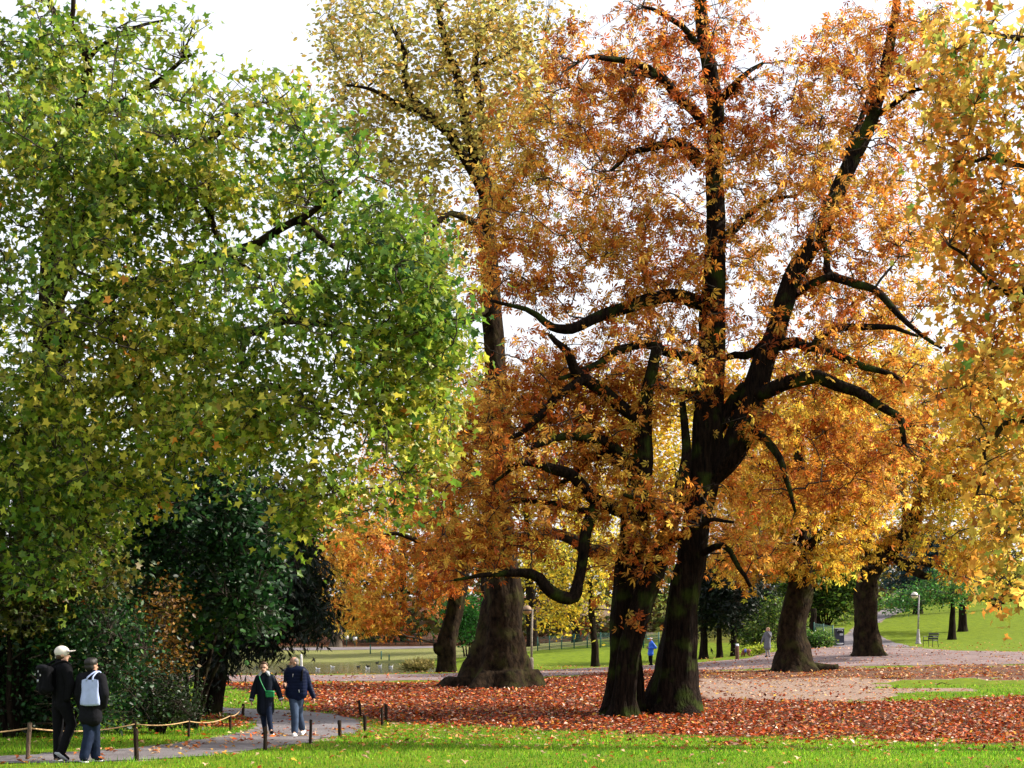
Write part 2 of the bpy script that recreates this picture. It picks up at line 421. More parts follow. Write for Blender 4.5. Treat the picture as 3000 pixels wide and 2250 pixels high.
def ground_material():
    m, nt, out = new_mat('ground')
    at = mnode(nt, 'ShaderNodeAttribute', attribute_name='Col'); sp = mnode(nt, 'ShaderNodeSeparateColor')
    nt.links.new(at.outputs['Color'], sp.inputs[0])
    tc = mnode(nt, 'ShaderNodeTexCoord')
    def noise(sc, det=6, rough=0.6):
        n = mnode(nt, 'ShaderNodeTexNoise'); n.inputs['Scale'].default_value = sc; n.inputs['Detail'].default_value = det; n.inputs['Roughness'].default_value = rough
        nt.links.new(tc.outputs['Object'], n.inputs['Vector']); return n
    def ramp(src, stops):
        r = mnode(nt, 'ShaderNodeValToRGB')
        while len(r.color_ramp.elements) < len(stops): r.color_ramp.elements.new(0.5)
        for e, (p, c) in zip(r.color_ramp.elements, stops): e.position = p; e.color = list(c) + [1]
        nt.links.new(src, r.inputs['Fac']); return r
    n_big, n_mid, n_fine = noise(0.25), noise(2.5), noise(22)
    grass = ramp(n_mid.outputs['Fac'], [(0.3, (0.065, 0.10, 0.004)), (0.55, (0.115, 0.165, 0.005)), (0.75, (0.17, 0.20, 0.010))])
    vo = mnode(nt, 'ShaderNodeTexVoronoi'); vo.inputs['Scale'].default_value = 9; nt.links.new(tc.outputs['Object'], vo.inputs['Vector'])
    vs2 = mnode(nt, 'ShaderNodeSeparateColor'); nt.links.new(vo.outputs['Color'], vs2.inputs[0])
    lit = ramp(vs2.outputs[0], [(0.0, (0.02, 0.010, 0.006)), (0.4, (0.05, 0.016, 0.006)), (0.75, (0.10, 0.028, 0.009)), (1.0, (0.16, 0.06, 0.025))])
    soil = ramp(n_fine.outputs['Fac'], [(0.3, (0.16, 0.105, 0.08)), (0.7, (0.32, 0.235, 0.19))])
    def mix(a, b, f):
        x = mnode(nt, 'ShaderNodeMix', data_type='RGBA'); nt.links.new(f, x.inputs['Factor']); nt.links.new(a, x.inputs['A']); nt.links.new(b, x.inputs['B']); return x.outputs['Result']
    def soft(src):   # crisp, ragged edge
        ad = mnode(nt, 'ShaderNodeMath', operation='MULTIPLY_ADD'); ad.inputs[1].default_value = 0.9; nt.links.new(n_fine.outputs['Fac'], ad.inputs[0]); nt.links.new(src, ad.inputs[2])
        mr = mnode(nt, 'ShaderNodeMapRange'); mr.inputs['From Min'].default_value = 0.75; mr.inputs['From Max'].default_value = 1.1
        nt.links.new(ad.outputs[0], mr.inputs['Value']); return mr.outputs['Result']
    c = mix(grass.outputs[0], soil.outputs[0], soft(sp.outputs[1]))
    c = mix(c, lit.outputs[0], soft(sp.outputs[0]))
    b = mnode(nt, 'ShaderNodeBsdfPrincipled'); b.inputs['Roughness'].default_value = 0.95; b.inputs['Specular IOR Level'].default_value = 0.1
    nt.links.new(c, b.inputs['Base Color'])
    bp = mnode(nt, 'ShaderNodeBump'); bp.inputs['Strength'].default_value = 0.6; bp.inputs['Distance'].default_value = 0.05
    nt.links.new(n_fine.outputs['Fac'], bp.inputs['Height']); nt.links.new(bp.outputs[0], b.inputs['Normal'])
    nt.links.new(b.outputs[0], out.inputs['Surface'])
    return m

def build_ground():
    xs = np.concatenate([np.linspace(-420, -60, 16)[:-1], np.linspace(-60, -26, 24)[:-1], np.linspace(-26, 42, 137), np.linspace(42, 80, 24)[1:], np.linspace(80, 420, 16)[1:]])
    ys = np.concatenate([np.linspace(-60, 20, 16)[:-1], 20 * np.exp(np.arange(0, 150) * 0.0137), np.linspace(160, 420, 22)])
    X, Y = np.meshgrid(xs, ys)
    x, y = X.ravel(), Y.ravel(); z = ground_z(x, y)
    V = np.column_stack([x, y, z])
    r = region(V)
    c = np.zeros((len(V), 3)); c[:, 0] = np.where(r == 1, 1, np.where(r == 2, 0.55, np.where(r == 3, 0.15, 0)))
    c[:, 1] = np.where((r >= 2), 1.0, np.where(r == 1, .6, 0))
    # woodland floor behind the pond and the paths: bare earth and old leaves
    px, py = to_px(V)
    bank = (y > 146) & (y <= 182) & (x < 8); c[bank, 1] = .42; c[bank, 0] = .22
    wood = (y > 182) & (x < 16); c[wood, 0] = 0.8; c[wood, 1] = 0.6
    wood = (y > 104) & (x > 8) & (x < 24) & (py < 1885) & ~((r == 4)); c[wood, 0] = 0.45
    nx, ny = len(xs), len(ys)
    i = np.arange(nx - 1)[None, :] + nx * np.arange(ny - 1)[:, None]; i = i.ravel()
    F = np.column_stack([i, i + 1, i + 1 + nx, i + nx])
    o = link_mesh('ground', np_mesh('ground', V, F, True, c), ground_material())
    tag(o, kind='structure', label='park lawn and leaf strewn ground sloping gently up', cat='ground')

def sheet(name, poly_px, mat, lift, step, label, cat='path', world_poly=None, jit=0.08):
    if world_poly is None:
        P = [hit(x, y) for x, y in poly_px]
        W = np.array([(p[0], p[1]) for p in P])
    else: W = np.asarray(world_poly, float)
    # densify edge
    E = []
    for k in range(len(W)):
        a, b = W[k], W[(k + 1) % len(W)]; m = max(1, int(np.linalg.norm(b - a) / step))
        for t in range(m): E.append(a + (b - a) * t / m)
    E = np.array(E); E = E + rng.normal(0, jit, E.shape)
    lo, hi_ = E.min(0), E.max(0)
    gx, gy = np.meshgrid(np.arange(lo[0], hi_[0], step), np.arange(lo[1], hi_[1], step)); gx, gy = gx.ravel(), gy.ravel()
    ok = in_poly(gx, gy, E) & (poly_dist(gx, gy, E) > step * 0.4)
    pts = [Vector((float(a), float(b))) for a, b in E] + [Vector((float(a), float(b))) for a, b in zip(gx[ok], gy[ok])]
    n = len(E)
    v, e, f, *_ = delaunay_2d_cdt(pts, [(k, (k + 1) % n) for k in range(n)], [list(range(n))], 1, 1e-5)
    V = np.array([(q[0], q[1]) for q in v]); Z = ground_z(V[:, 0], V[:, 1]) + lift
    o = link_mesh(name, np_mesh(name, np.column_stack([V, Z]), np.array([t for t in f if len(t) == 3])), mat)
    # faces up
    tag(o, kind='structure', label=label, cat=cat)
    return o

def path_mat(name, a, b, wet=0.0):
    m, nt, out = new_mat(name)
    tc = mnode(nt, 'ShaderNodeTexCoord')
    n1 = mnode(nt, 'ShaderNodeTexNoise'); n1.inputs['Scale'].default_value = 28; n1.inputs['Detail'].default_value = 8; n1.inputs['Roughness'].default_value = 0.75
    n2 = mnode(nt, 'ShaderNodeTexNoise'); n2.inputs['Scale'].default_value = 0.9; n2.inputs['Detail'].default_value = 5
    for n in (n1, n2): nt.links.new(tc.outputs['Object'], n.inputs['Vector'])
    r = mnode(nt, 'ShaderNodeValToRGB'); r.color_ramp.elements[0].position = 0.3; r.color_ramp.elements[1].position = 0.72
    r.color_ramp.elements[0].color = list(a) + [1]; r.color_ramp.elements[1].color = list(b) + [1]
    nt.links.new(n1.outputs['Fac'], r.inputs['Fac'])
    mx = mnode(nt, 'ShaderNodeMix', data_type='RGBA', blend_type='MULTIPLY'); mx.inputs['Factor'].default_value = 0.7
    r2 = mnode(nt, 'ShaderNodeValToRGB'); r2.color_ramp.elements[0].position = 0.35; r2.color_ramp.elements[1].position = 0.65
    r2.color_ramp.elements[0].color = (0.55, 0.5, 0.5, 1); r2.color_ramp.elements[1].color = (1, 1, 1, 1)
    nt.links.new(n2.outputs['Fac'], r2.inputs['Fac']); nt.links.new(r.outputs[0], mx.inputs['A']); nt.links.new(r2.outputs[0], mx.inputs['B'])
    bs = mnode(nt, 'ShaderNodeBsdfPrincipled'); bs.inputs['Specular IOR Level'].default_value = 0.3; bs.inputs['Roughness'].default_value = 0.85 - wet
    nt.links.new(mx.outputs['Result'], bs.inputs['Base Color'])
    bp = mnode(nt, 'ShaderNodeBump'); bp.inputs['Strength'].default_value = 0.5; bp.inputs['Distance'].default_value = 0.02
    nt.links.new(n1.outputs['Fac'], bp.inputs['Height']); nt.links.new(bp.outputs[0], bs.inputs['Normal'])
    nt.links.new(bs.outputs[0], out.inputs['Surface'])
    return m

build_ground()
M_PATH1 = path_mat('gravel_path', (0.10, 0.09, 0.095), (0.26, 0.235, 0.245), 0.15)
M_PATH2 = path_mat('earth_path', (0.13, 0.088, 0.085), (0.29, 0.215, 0.215))
M_PATH3 = path_mat('asphalt_path', (0.12, 0.105, 0.115), (0.23, 0.205, 0.225))
sheet('path_front', PATH_FRONT, M_PATH1, 0.012, 0.45, 'grey gravel path bending round past the stakes')
sheet('path_middle', PATH_MID, M_PATH2, 0.012, 1.0, 'pinkish earth path running between the pond and the big trees')
sheet('path_side', PATH_RIGHT, M_PATH3, 0.020, 0.9, 'grey asphalt path curving uphill round the bright lawn')
sheet('path_far', PATH_FAR, M_PATH3, 0.02, 1.5, 'narrow grey path along the far bank of the pond')

# pond
def water():
    m, nt, out = new_mat('pond_water')
    b = mnode(nt, 'ShaderNodeBsdfPrincipled'); b.inputs['Base Color'].default_value = (0.045, 0.042, 0.018, 1); b.inputs['Roughness'].default_value = 0.06; b.inputs['IOR'].default_value = 1.33
    tc = mnode(nt, 'ShaderNodeTexCoord'); mp = mnode(nt, 'ShaderNodeMapping'); mp.inputs['Scale'].default_value = (0.7, 2.4, 1)
    n = mnode(nt, 'ShaderNodeTexNoise'); n.inputs['Scale'].default_value = 2.2; n.inputs['Detail'].default_value = 4
    nt.links.new(tc.outputs['Object'], mp.inputs[0]); nt.links.new(mp.outputs[0], n.inputs['Vector'])
    bp = mnode(nt, 'ShaderNodeBump'); bp.inputs['Strength'].default_value = 0.18; bp.inputs['Distance'].default_value = 0.05
    nt.links.new(n.outputs['Fac'], bp.inputs['Height']); nt.links.new(bp.outputs[0], b.inputs['Normal'])
    nt.links.new(b.outputs[0], out.inputs['Surface'])
    P = POND; c = P.mean(0)
    V = [(c[0], c[1], WATER_Z)] + [(c[0] + (p[0] - c[0]) * 1.03, c[1] + (p[1] - c[1]) * 1.03, WATER_Z) for p in P]
    F = np.array([(0, 1 + k, 1 + (k + 1) % len(P)) for k in range(len(P))])
    o = link_mesh('pond', np_mesh('pond', V, F, False), m)
    tag(o, kind='structure', label='still olive green pond water beyond the earth path', cat='pond')
water()

# ------------------------------------------------------------------ leaves
def T_plane():
    pts = []
    for d, r in [(-118, .50), (-86, .44), (-58, .84), (-30, .50), (2, 1.0), (33, .54), (60, .78), (92, .42), (116, .54)]:
        q = math.radians(d); x, y = 0.16 + r * math.cos(q) * .84, r * math.sin(q) * .84
        pts.append((x, y, 0.30 * abs(y) - 0.22 * x * x))
    V = [(0.14, 0, 0.0)] + pts
    F = [(0, k, k + 1) for k in range(1, len(pts))]
    return np.array(V), np.array(F)
def T_chestnut():
    V, F = [], []
    for d, L in [(-100, .62), (-52, .88), (-8, 1.0), (40, .9), (92, .64)]:
        q = math.radians(d); c, s_ = math.cos(q), math.sin(q); b = len(V)
        for (u, w, z) in [(0.06, 0, 0), (.66 * L, .17 * L, -.20 * L), (L, 0, -.50 * L), (.66 * L, -.17 * L, -.22 * L)]:
            V.append((u * c - w * s_, u * s_ + w * c, z))
        F += [(b, b + 3, b + 2), (b, b + 2, b + 1)]
    return np.array(V), np.array(F)
def T_oval():
    V = [(0, 0, 0), (.45, .30, .05), (1, 0, -.10), (.45, -.30, .05)]
    return np.array(V), np.array([(0, 3, 2), (0, 2, 1)])
def T_toothed():
    V = [(0, 0, 0), (.2, .26, .03), (.6, .30, .03), (1, 0, -.12), (.6, -.30, .03), (.2, -.26, .03)]
    return np.array(V), np.array([(0, 5, 4), (0, 4, 3), (0, 3, 2), (0, 2, 1)])
def T_spray():
    V = [(0, 0, 0), (.5, .09, -.02), (1, 0, -.12), (.5, -.09, -.02), (.35, .02, 0), (.75, .26, -.1), (.35, -.02, 0), (.75, -.26, -.1)]
    return np.array(V), np.array([(0, 3, 2), (0, 2, 1), (0, 4, 5), (0, 7, 6)])
TEMPL = {'plane': T_plane(), 'chestnut': T_chestnut(), 'oval': T_oval(), 'toothed': T_toothed(), 'spray': T_spray()}

def unit(A): return A / (np.linalg.norm(A, axis=1, keepdims=True) + 1e-9)
def leaf_frames(n, droop=0.5, up=0.6):
    D = rng.normal(size=(n, 3)); D[:, 2] = D[:, 2] * 0.5 - droop; D = unit(D)
    N = rng.normal(size=(n, 3)); N[:, 2] = N[:, 2] * .7 + up; N = N - D * (N * D).sum(1)[:, None]; N = unit(N)
    return D, N
def leaf_cloud(P, D, N, S, C, templ):
    V0, F0 = TEMPL[templ]
    Yv = np.cross(N, D) * rng.uniform(.62, 1.12, (len(P), 1))
    N = N * rng.uniform(-.2, 1.7, (len(P), 1))
    V = P[:, None, :] + S[:, None, None] * (V0[None, :, 0, None] * D[:, None, :] + V0[None, :, 1, None] * Yv[:, None, :] + V0[None, :, 2, None] * N[:, None, :])
    F = (F0[None] + (np.arange(len(P)) * len(V0))[:, None, None]).reshape(-1, 3)
    Cc = np.repeat(C, len(V0), axis=0)
    return V.reshape(-1, 3), F, Cc
def pal_colors(n, pal, k=1.0, patch=None):
    """palette: list of (hex, weight). patch: per-leaf 0..1 value that walks the palette so neighbours look alike"""
    cols = np.array([hexlin(h) for h, w in pal]); w = np.array([w for h, w in pal], float); cw = np.cumsum(w / w.sum())
    u = rng.uniform(0, 1, n)
    if patch is not None: u = np.clip(0.62 * u + 0.38 * patch, 0, 0.9999)
    idx = np.searchsorted(cw, u)
    idx = np.clip(idx, 0, len(pal) - 1)
    c = cols[idx] * rng.uniform(0.5, 1.35, (n, 1)) * k
    c *= rng.uniform(0.93, 1.07, (n, 3))
    return np.clip(c, 0, 0.9)

# palettes ordered so that neighbours in the list look alike
PAL_CHEST = [('6e3016', 1.2), ('8f431c', 2.2), ('a85a24', 2.6), ('b9742e', 2.8), ('c68f3c', 2.8), ('cfa948', 2.4), ('c8b24c', 1.8), ('93943a', 1.1)]
PAL_CHEST_Y = [('8f441a', 1.2), ('ab6422', 1.8), ('bd842a', 2.2), ('cba236', 2.6), ('cfb442', 2.4), ('a3a238', 1.6), ('74832e', .8)]
PAL_YELLOW = [('b98428', 1), ('c79a2a', 2), ('cfae34', 3), ('cdb846', 2.5), ('b5ad42', 1.6), ('8a9238', 1)]
PAL_PALE = [('9a6430', 1), ('ab8442', 2), ('b39a50', 2.5), ('aea258', 2.5), ('999a52', 2), ('788548', 1)]
PAL_GREEN = [('2a4a24', 1.0), ('3a5a22', 2), ('4f6a22', 2.6), ('667a26', 2.8), ('85892e', 2.6), ('a09a3a', 1.8), ('b8a548', 1.0), ('b8742c', .3)]
PAL_OLIVE = [('1f3014', 1.5), ('334218', 2), ('4a501c', 2), ('605a20', 1.5), ('6f5a22', .6), ('8f4a1c', .2)]
PAL_SHRUB = [('0c2012', 2), ('143018', 3), ('1d401c', 3), ('2c5020', 2), ('456426', 1.2), ('6a7a2e', .5)]
PAL_YEW = [('08140b', 2), ('0d1d10', 3), ('122614', 2), ('1b3018', 1)]
PAL_HEDGE = [('2a3f1a', 2), ('3f5a20', 2), ('5d7026', 1.5), ('7f7f2c', 1), ('8a6a2a', 1)]
PAL_PLANE_O = [('a04c22', .8), ('b8662a', 2), ('c68638', 3), ('cba048', 2.6), ('c4ac50', 2), ('98a048', 1.2), ('6a8a3c', .6)]
PAL_WOOD = [('3a2a18', 2), ('4f3b1e', 2), ('5d5a24', 2), ('4a5a26', 2), ('7d7430', 1.2), ('9a7a2c', 1)]
PAL_CEDAR = [('0f2430', 2), ('173540', 2), ('23454a', 1), ('0c1c22', 2)]

# ------------------------------------------------------------------ trees
class Builder:
    pass
def smooth_path(pts, m=None, wob=0.0):
    pts = np.asarray(pts, float)
    L = np.linalg.norm(np.diff(pts[:, :3], axis=0), axis=1).sum()
    m = m or max(6, int(L / 0.3))
    Q = catmull(pts, m)
    if wob:
        ph = rng.uniform(0, 6.28, 6); t = np.linspace(0, L, m)
        for ax in range(3):
            Q[:, ax] += wob * (np.sin(t * 1.9 + ph[ax]) + 0.6 * np.sin(t * 4.3 + ph[ax + 3])) * np.clip(t / 1.0, 0, 1) * np.clip((L - t) / 0.6, 0, 1)
    return Q
def trunk_mesh(path, n=22, flare=0.0, flare_h=1.2, rough=0.10, roots=6, burr=0.0):
    """path rows x,y,z,r. knobbly trunk with root flare"""
    P, R = path[:, :3], path[:, 3]
    a = np.linspace(0, 2 * math.pi, n, endpoint=False)
    h = np.concatenate([[0], np.cumsum(np.linalg.norm(np.diff(P, axis=0), axis=1))])
    rad = R[:, None] * np.ones(n)
    ph = rng.uniform(0, 6.28, 8)
    for k, (f, g, w) in enumerate([(2, .5, .5), (3, .9, .6), (5, .35, .7), (7, 1.3, .35), (9, .25, .35)]):
        rad = rad * (1 + rough * w * np.sin(f * a[None, :] + g * h[:, None] + ph[k] + 0.6 * np.sin(h[:, None] * 1.1 + ph[k])))
    if burr:
        rad = rad * (1 + burr * np.clip(np.sin(h[:, None] * 2.6 + ph[5] + 1.3 * np.sin(2 * a[None, :] + ph[6])), 0, 1) ** 2)
    if flare:
        e = np.exp(-h / flare_h)[:, None]
        lobes = 0.5 + 0.5 * np.cos(roots * a[None, :] + ph[6] + 0.5 * np.sin(2 * a + ph[7]))
        rad = rad * (1 + flare * e * (0.55 + 0.9 * lobes * (0.45 + e)))
    V, F4, F3 = tube_arrays(P, R, n, True, rad)
    return V, F4, F3

def ellipsoid_points(blobs, n, shell=2.4):
    """random points in world ellipsoids given in photo pixels at a depth. blob: x, y, Y, rx, ry (px), rY (m)[, weight]"""
    w = np.array([b[3] * b[4] * (b[6] if len(b) > 6 else 1.0) for b in blobs], float); w /= w.sum()
    idx = rng.choice(len(blobs), n, p=w)
    d = unit(rng.normal(size=(n, 3))); r = rng.uniform(0, 1, n) ** (1 / shell)
    B = np.array([b[:6] for b in blobs], float)[idx]
    s = B[:, 2] / FPX
    c = np.column_stack([(B[:, 0] - 1500) * s, B[:, 2], CAM_Z - (B[:, 1] - HROW) * s])
    r = r * (1 + 0.38 * snoise(d * 1.6 + idx[:, None] * 3.7, 1.0))
    return c + d * r[:, None] * np.column_stack([B[:, 3] * s, B[:, 5], B[:, 4] * s])

def connect(T, nodes, nrad, segs, bow=0.12, rmax=0.06, rmin=0.008, droop=0.0):
    """curved branches from the nearest nodes to the targets. returns list of path arrays (segs,4)"""
    out = np.zeros((len(T), segs, 4)); 
    best = np.zeros(len(T), int)
    for k in range(0, len(T), 400):
        D = np.linalg.norm(T[k:k + 400, None, :] - nodes[None], axis=2)
        # prefer nodes a little below and inside
        D = D + 0.35 * np.clip(nodes[None, :, 2] - T[k:k + 400, None, 2], 0, 9) - 0.0
        best[k:k + 400] = D.argmin(1)
    A = nodes[best]; L = np.linalg.norm(T - A, axis=1)
    mid = A * 0.5 + T * 0.5; mid[:, 2] += bow * L; mid += rng.normal(0, 0.13, T.shape) * L[:, None]
    t = np.linspace(0, 1, segs)[None, :, None]
    C = (1 - t) ** 2 * A[:, None] + 2 * t * (1 - t) * mid[:, None] + t ** 2 * T[:, None]
    C += rng.normal(0, 0.03, C.shape) * L[:, None, None] * np.sin(t * math.pi)
    C[:, :, 2] -= droop * (t[:, :, 0] ** 2) * L[:, None]
    r0 = np.clip(np.minimum(nrad[best] * 0.6, 0.012 + 0.014 * L), rmin, rmax)
    out[:, :, :3] = C; out[:, :, 3] = r0[:, None] * (1 - t[:, :, 0]) + rmin * t[:, :, 0]
    return out
def grow(T, nodes, nrad, segs, rmax, rmin):
    """secondary branches one after another, each may spring from an earlier one"""
    d0 = np.array([np.linalg.norm(nodes - t, axis=1).min() for t in T]); T = T[np.argsort(d0)]
    cap = len(nodes) + len(T) * segs
    Nn = np.zeros((cap, 3)); Nr = np.zeros(cap); n = len(nodes); Nn[:n] = nodes; Nr[:n] = nrad
    out = []
    for t in T:
        D = np.linalg.norm(Nn[:n] - t, axis=1) + 0.35 * np.clip(Nn[:n, 2] - t[2], 0, 9) + 0.25 * (Nr[:n] < .02)
        k = D.argmin(); p = connect(t[None], Nn[k:k + 1], Nr[k:k + 1], segs, 0.14, rmax, rmin)[0]
        out.append(p); Nn[n:n + segs - 2] = p[2:, :3]; Nr[n:n + segs - 2] = p[2:, 3]; n += segs - 2
    return np.array(out)
def tubes_np(paths, n=3):
    """many equal-length paths (N,m,4) to one mesh, n sided, no caps"""
    N, m, _ = paths.shape
    P, R = paths[:, :, :3], paths[:, :, 3]
    T = np.gradient(P, axis=1); T /= np.linalg.norm(T, axis=2, keepdims=True) + 1e-9
    ref = np.where(np.abs(T[:, :, 2:3]) < 0.85, np.array([0, 0, 1.0]), np.array([1.0, 0, 0]))
    U = np.cross(T, ref); U /= np.linalg.norm(U, axis=2, keepdims=True) + 1e-9
    W = np.cross(T, U)
    a = np.linspace(0, 2 * math.pi, n, endpoint=False)
    V = P[:, :, None] + R[:, :, None, None] * (np.cos(a)[None, None, :, None] * U[:, :, None] + np.sin(a)[None, None, :, None] * W[:, :, None])
    F0 = ring_faces(m, n)
    F = (F0[None] + (np.arange(N) * m * n)[:, None, None]).reshape(-1, 4)
    return V.reshape(-1, 3), F

STATS = {}
def make_tree(name, label, cat, base, trunks, limbs, blobs, n_sec, n_ter, per_twig, templ, size, pal, lmat, bark, group=None,
              flare=0.5, flare_h=0.8, roots=6, rough=0.10, burr=0.0, sides=22, gap=0.15, gap_scale=2.2, k=1.0, droop=0.5, jitter=0.28, twig_mat=None,
              twig_droop=0.0, leaf_parts=0, patch_scale=3.0, spread_to=1.0, limb_name='limb', up=0.6, shell=2.4, sizevar=0.35, twig_r=0.008, tseg=4):
    """trunks / limbs: lists of rows (x px, y px, depth m, width px). base: world point on the ground"""
    base = np.array(base, float)
    root = empty(name, base); tag(root, label, cat, group)
    nodes, nrad = [], []
    for j, rows in enumerate(trunks):
        rows = [(r if len(r) == 4 else r) for r in rows]
        W = np.array([list(pix(x, y, Y)) + [w * 0.5 * Y / FPX] for x, y, Y, w in rows])
        P = smooth_path(W, wob=0.02)
        P = P[np.concatenate([[True], np.linalg.norm(np.diff(P[:, :3], axis=0), axis=1) > 1e-4])]
        # start a little under the ground
        gb = gz(P[0, 0], P[0, 1])
        if P[0, 2] < gb + 1.5:
            first = P[:1].copy(); first[0, 2] = min(first[0, 2], gb) - 0.12
            P = np.concatenate([first, P]); fl = flare
        else: fl = 0
        V, F4, F3 = trunk_mesh(P, sides, fl, flare_h, rough, roots, burr)
        link_mesh('trunk', np_mesh('trunk', V - base, [F4, F3]), bark, root)
        sel = P[len(P) // 3:]
        nodes.append(sel[:, :3]); nrad.append(sel[:, 3])
    for rows in limbs:
        W = np.array([list(pix(x, y, Y)) + [w * 0.5 * Y / FPX] for x, y, Y, w in rows])
        P = smooth_path(W, wob=0.05)
        V, F4, F3 = trunk_mesh(P, 10, 0, 1, 0.10)
        link_mesh(limb_name, np_mesh(limb_name, V - base, [F4, F3]), bark, root)
        nodes.append(P[:, :3]); nrad.append(P[:, 3])
    nodes = np.concatenate(nodes); nrad = np.concatenate(nrad)
    def targets(n, gapv):
        T = ellipsoid_points(blobs, int(n * 1.8) + 10, shell)
        g = snoise(T, gap_scale)
        T = T[g > gapv - 0.25 * rng.uniform(0, 1, len(T))]
        T = T[T[:, 2] > ground_z(T[:, 0], T[:, 1]) + 0.25]
        return T[:n]
    sec = grow(targets(n_sec, -0.6), nodes, nrad, 8, 0.085, twig_r * 1.6)
    nodes2 = np.concatenate([sec[:, 2:, :3].reshape(-1, 3), nodes[::2]]); nrad2 = np.concatenate([sec[:, 2:, 3].reshape(-1), nrad[::2]])
    ter_t = targets(n_ter, gap)
    ter = connect(ter_t, nodes2, nrad2, tseg, 0.08, rmax=0.022, rmin=twig_r * 0.6, droop=twig_droop)
    V1, F1 = tubes_np(sec, 4 if tseg > 3 else 3); V2, F2 = tubes_np(ter, 3)
    tw = link_mesh('twigs', np_mesh('twigs', np.concatenate([V1, V2]) - base, [F1, F2 + len(V1)]), twig_mat or TWIG, root)
    tw['kind'] = 'stuff'
    # leaves on the outer part of every twig
    n = len(ter) * per_twig
    ti = np.repeat(np.arange(len(ter)), per_twig)
    u = 1 - spread_to * 0.75 * rng.uniform(0, 1, n) ** 1.4
    f = u * (tseg - 1); i0 = np.clip(f.astype(int), 0, tseg - 2); fr = (f - i0)[:, None]
    P = ter[ti, i0, :3] * (1 - fr) + ter[ti, i0 + 1, :3] * fr
    P = P + rng.normal(0, jitter, P.shape)
    zz = ground_z(P[:, 0], P[:, 1]); P = P[P[:, 2] > zz + 0.12]; n = len(P)
    D, N = leaf_frames(n, droop, up)
    S = size * rng.uniform(1 - sizevar, 1 + sizevar, n)
    patch = np.clip(0.5 + 0.75 * snoise(P + 17.0, patch_scale), 0, 1)
    C = pal_colors(n, pal, k, patch)
    keep = np.ones(n, bool)
    if leaf_parts:
        px, py = to_px(P); vis = (px > 0) & (px < 3000) & (py > 0) & (py < 2250)
        score = np.where(vis, S / P[:, 1], 0); top = np.argsort(-score)[:leaf_parts]; keep[top] = False
    V, F, CC = leaf_cloud(P[keep] - base, D[keep], N[keep], S[keep], C[keep], templ)
    crown = link_mesh('crown', np_mesh('crown', V, F, False, CC), lmat, root)
    crown['kind'] = 'stuff'
    if leaf_parts:
        V0, F0 = TEMPL[templ]; nv = 10; pick = top[:nv]
        meshes = [np_mesh('leaf', V0, F0, False, np.repeat(pal_colors(1, pal, k), len(V0), 0)) for q in range(nv)]
        for me in meshes: me.materials.append(lmat)
        for q, t in enumerate(top):
            o = bpy.data.objects.new('leaf', meshes[q % nv]); COL.objects.link(o); o.parent = crown
            Yv = np.cross(N[t], D[t]); M = np.eye(4); M[:3, 0] = D[t] * S[t]; M[:3, 1] = Yv * S[t]; M[:3, 2] = N[t] * S[t]; M[:3, 3] = P[t] - base
            o.matrix_basis = Matrix(M.tolist())
    STATS[name] = STATS.get(name, 0) + len(F) + 2 * (len(F1) + len(F2))
    return root

def B(rows, Y, rY, w=1.0, dY=None):
    return [(x, y, Y + (r[0] if r else 0), rx, ry, rY, w) for x, y, rx, ry, *r in rows]

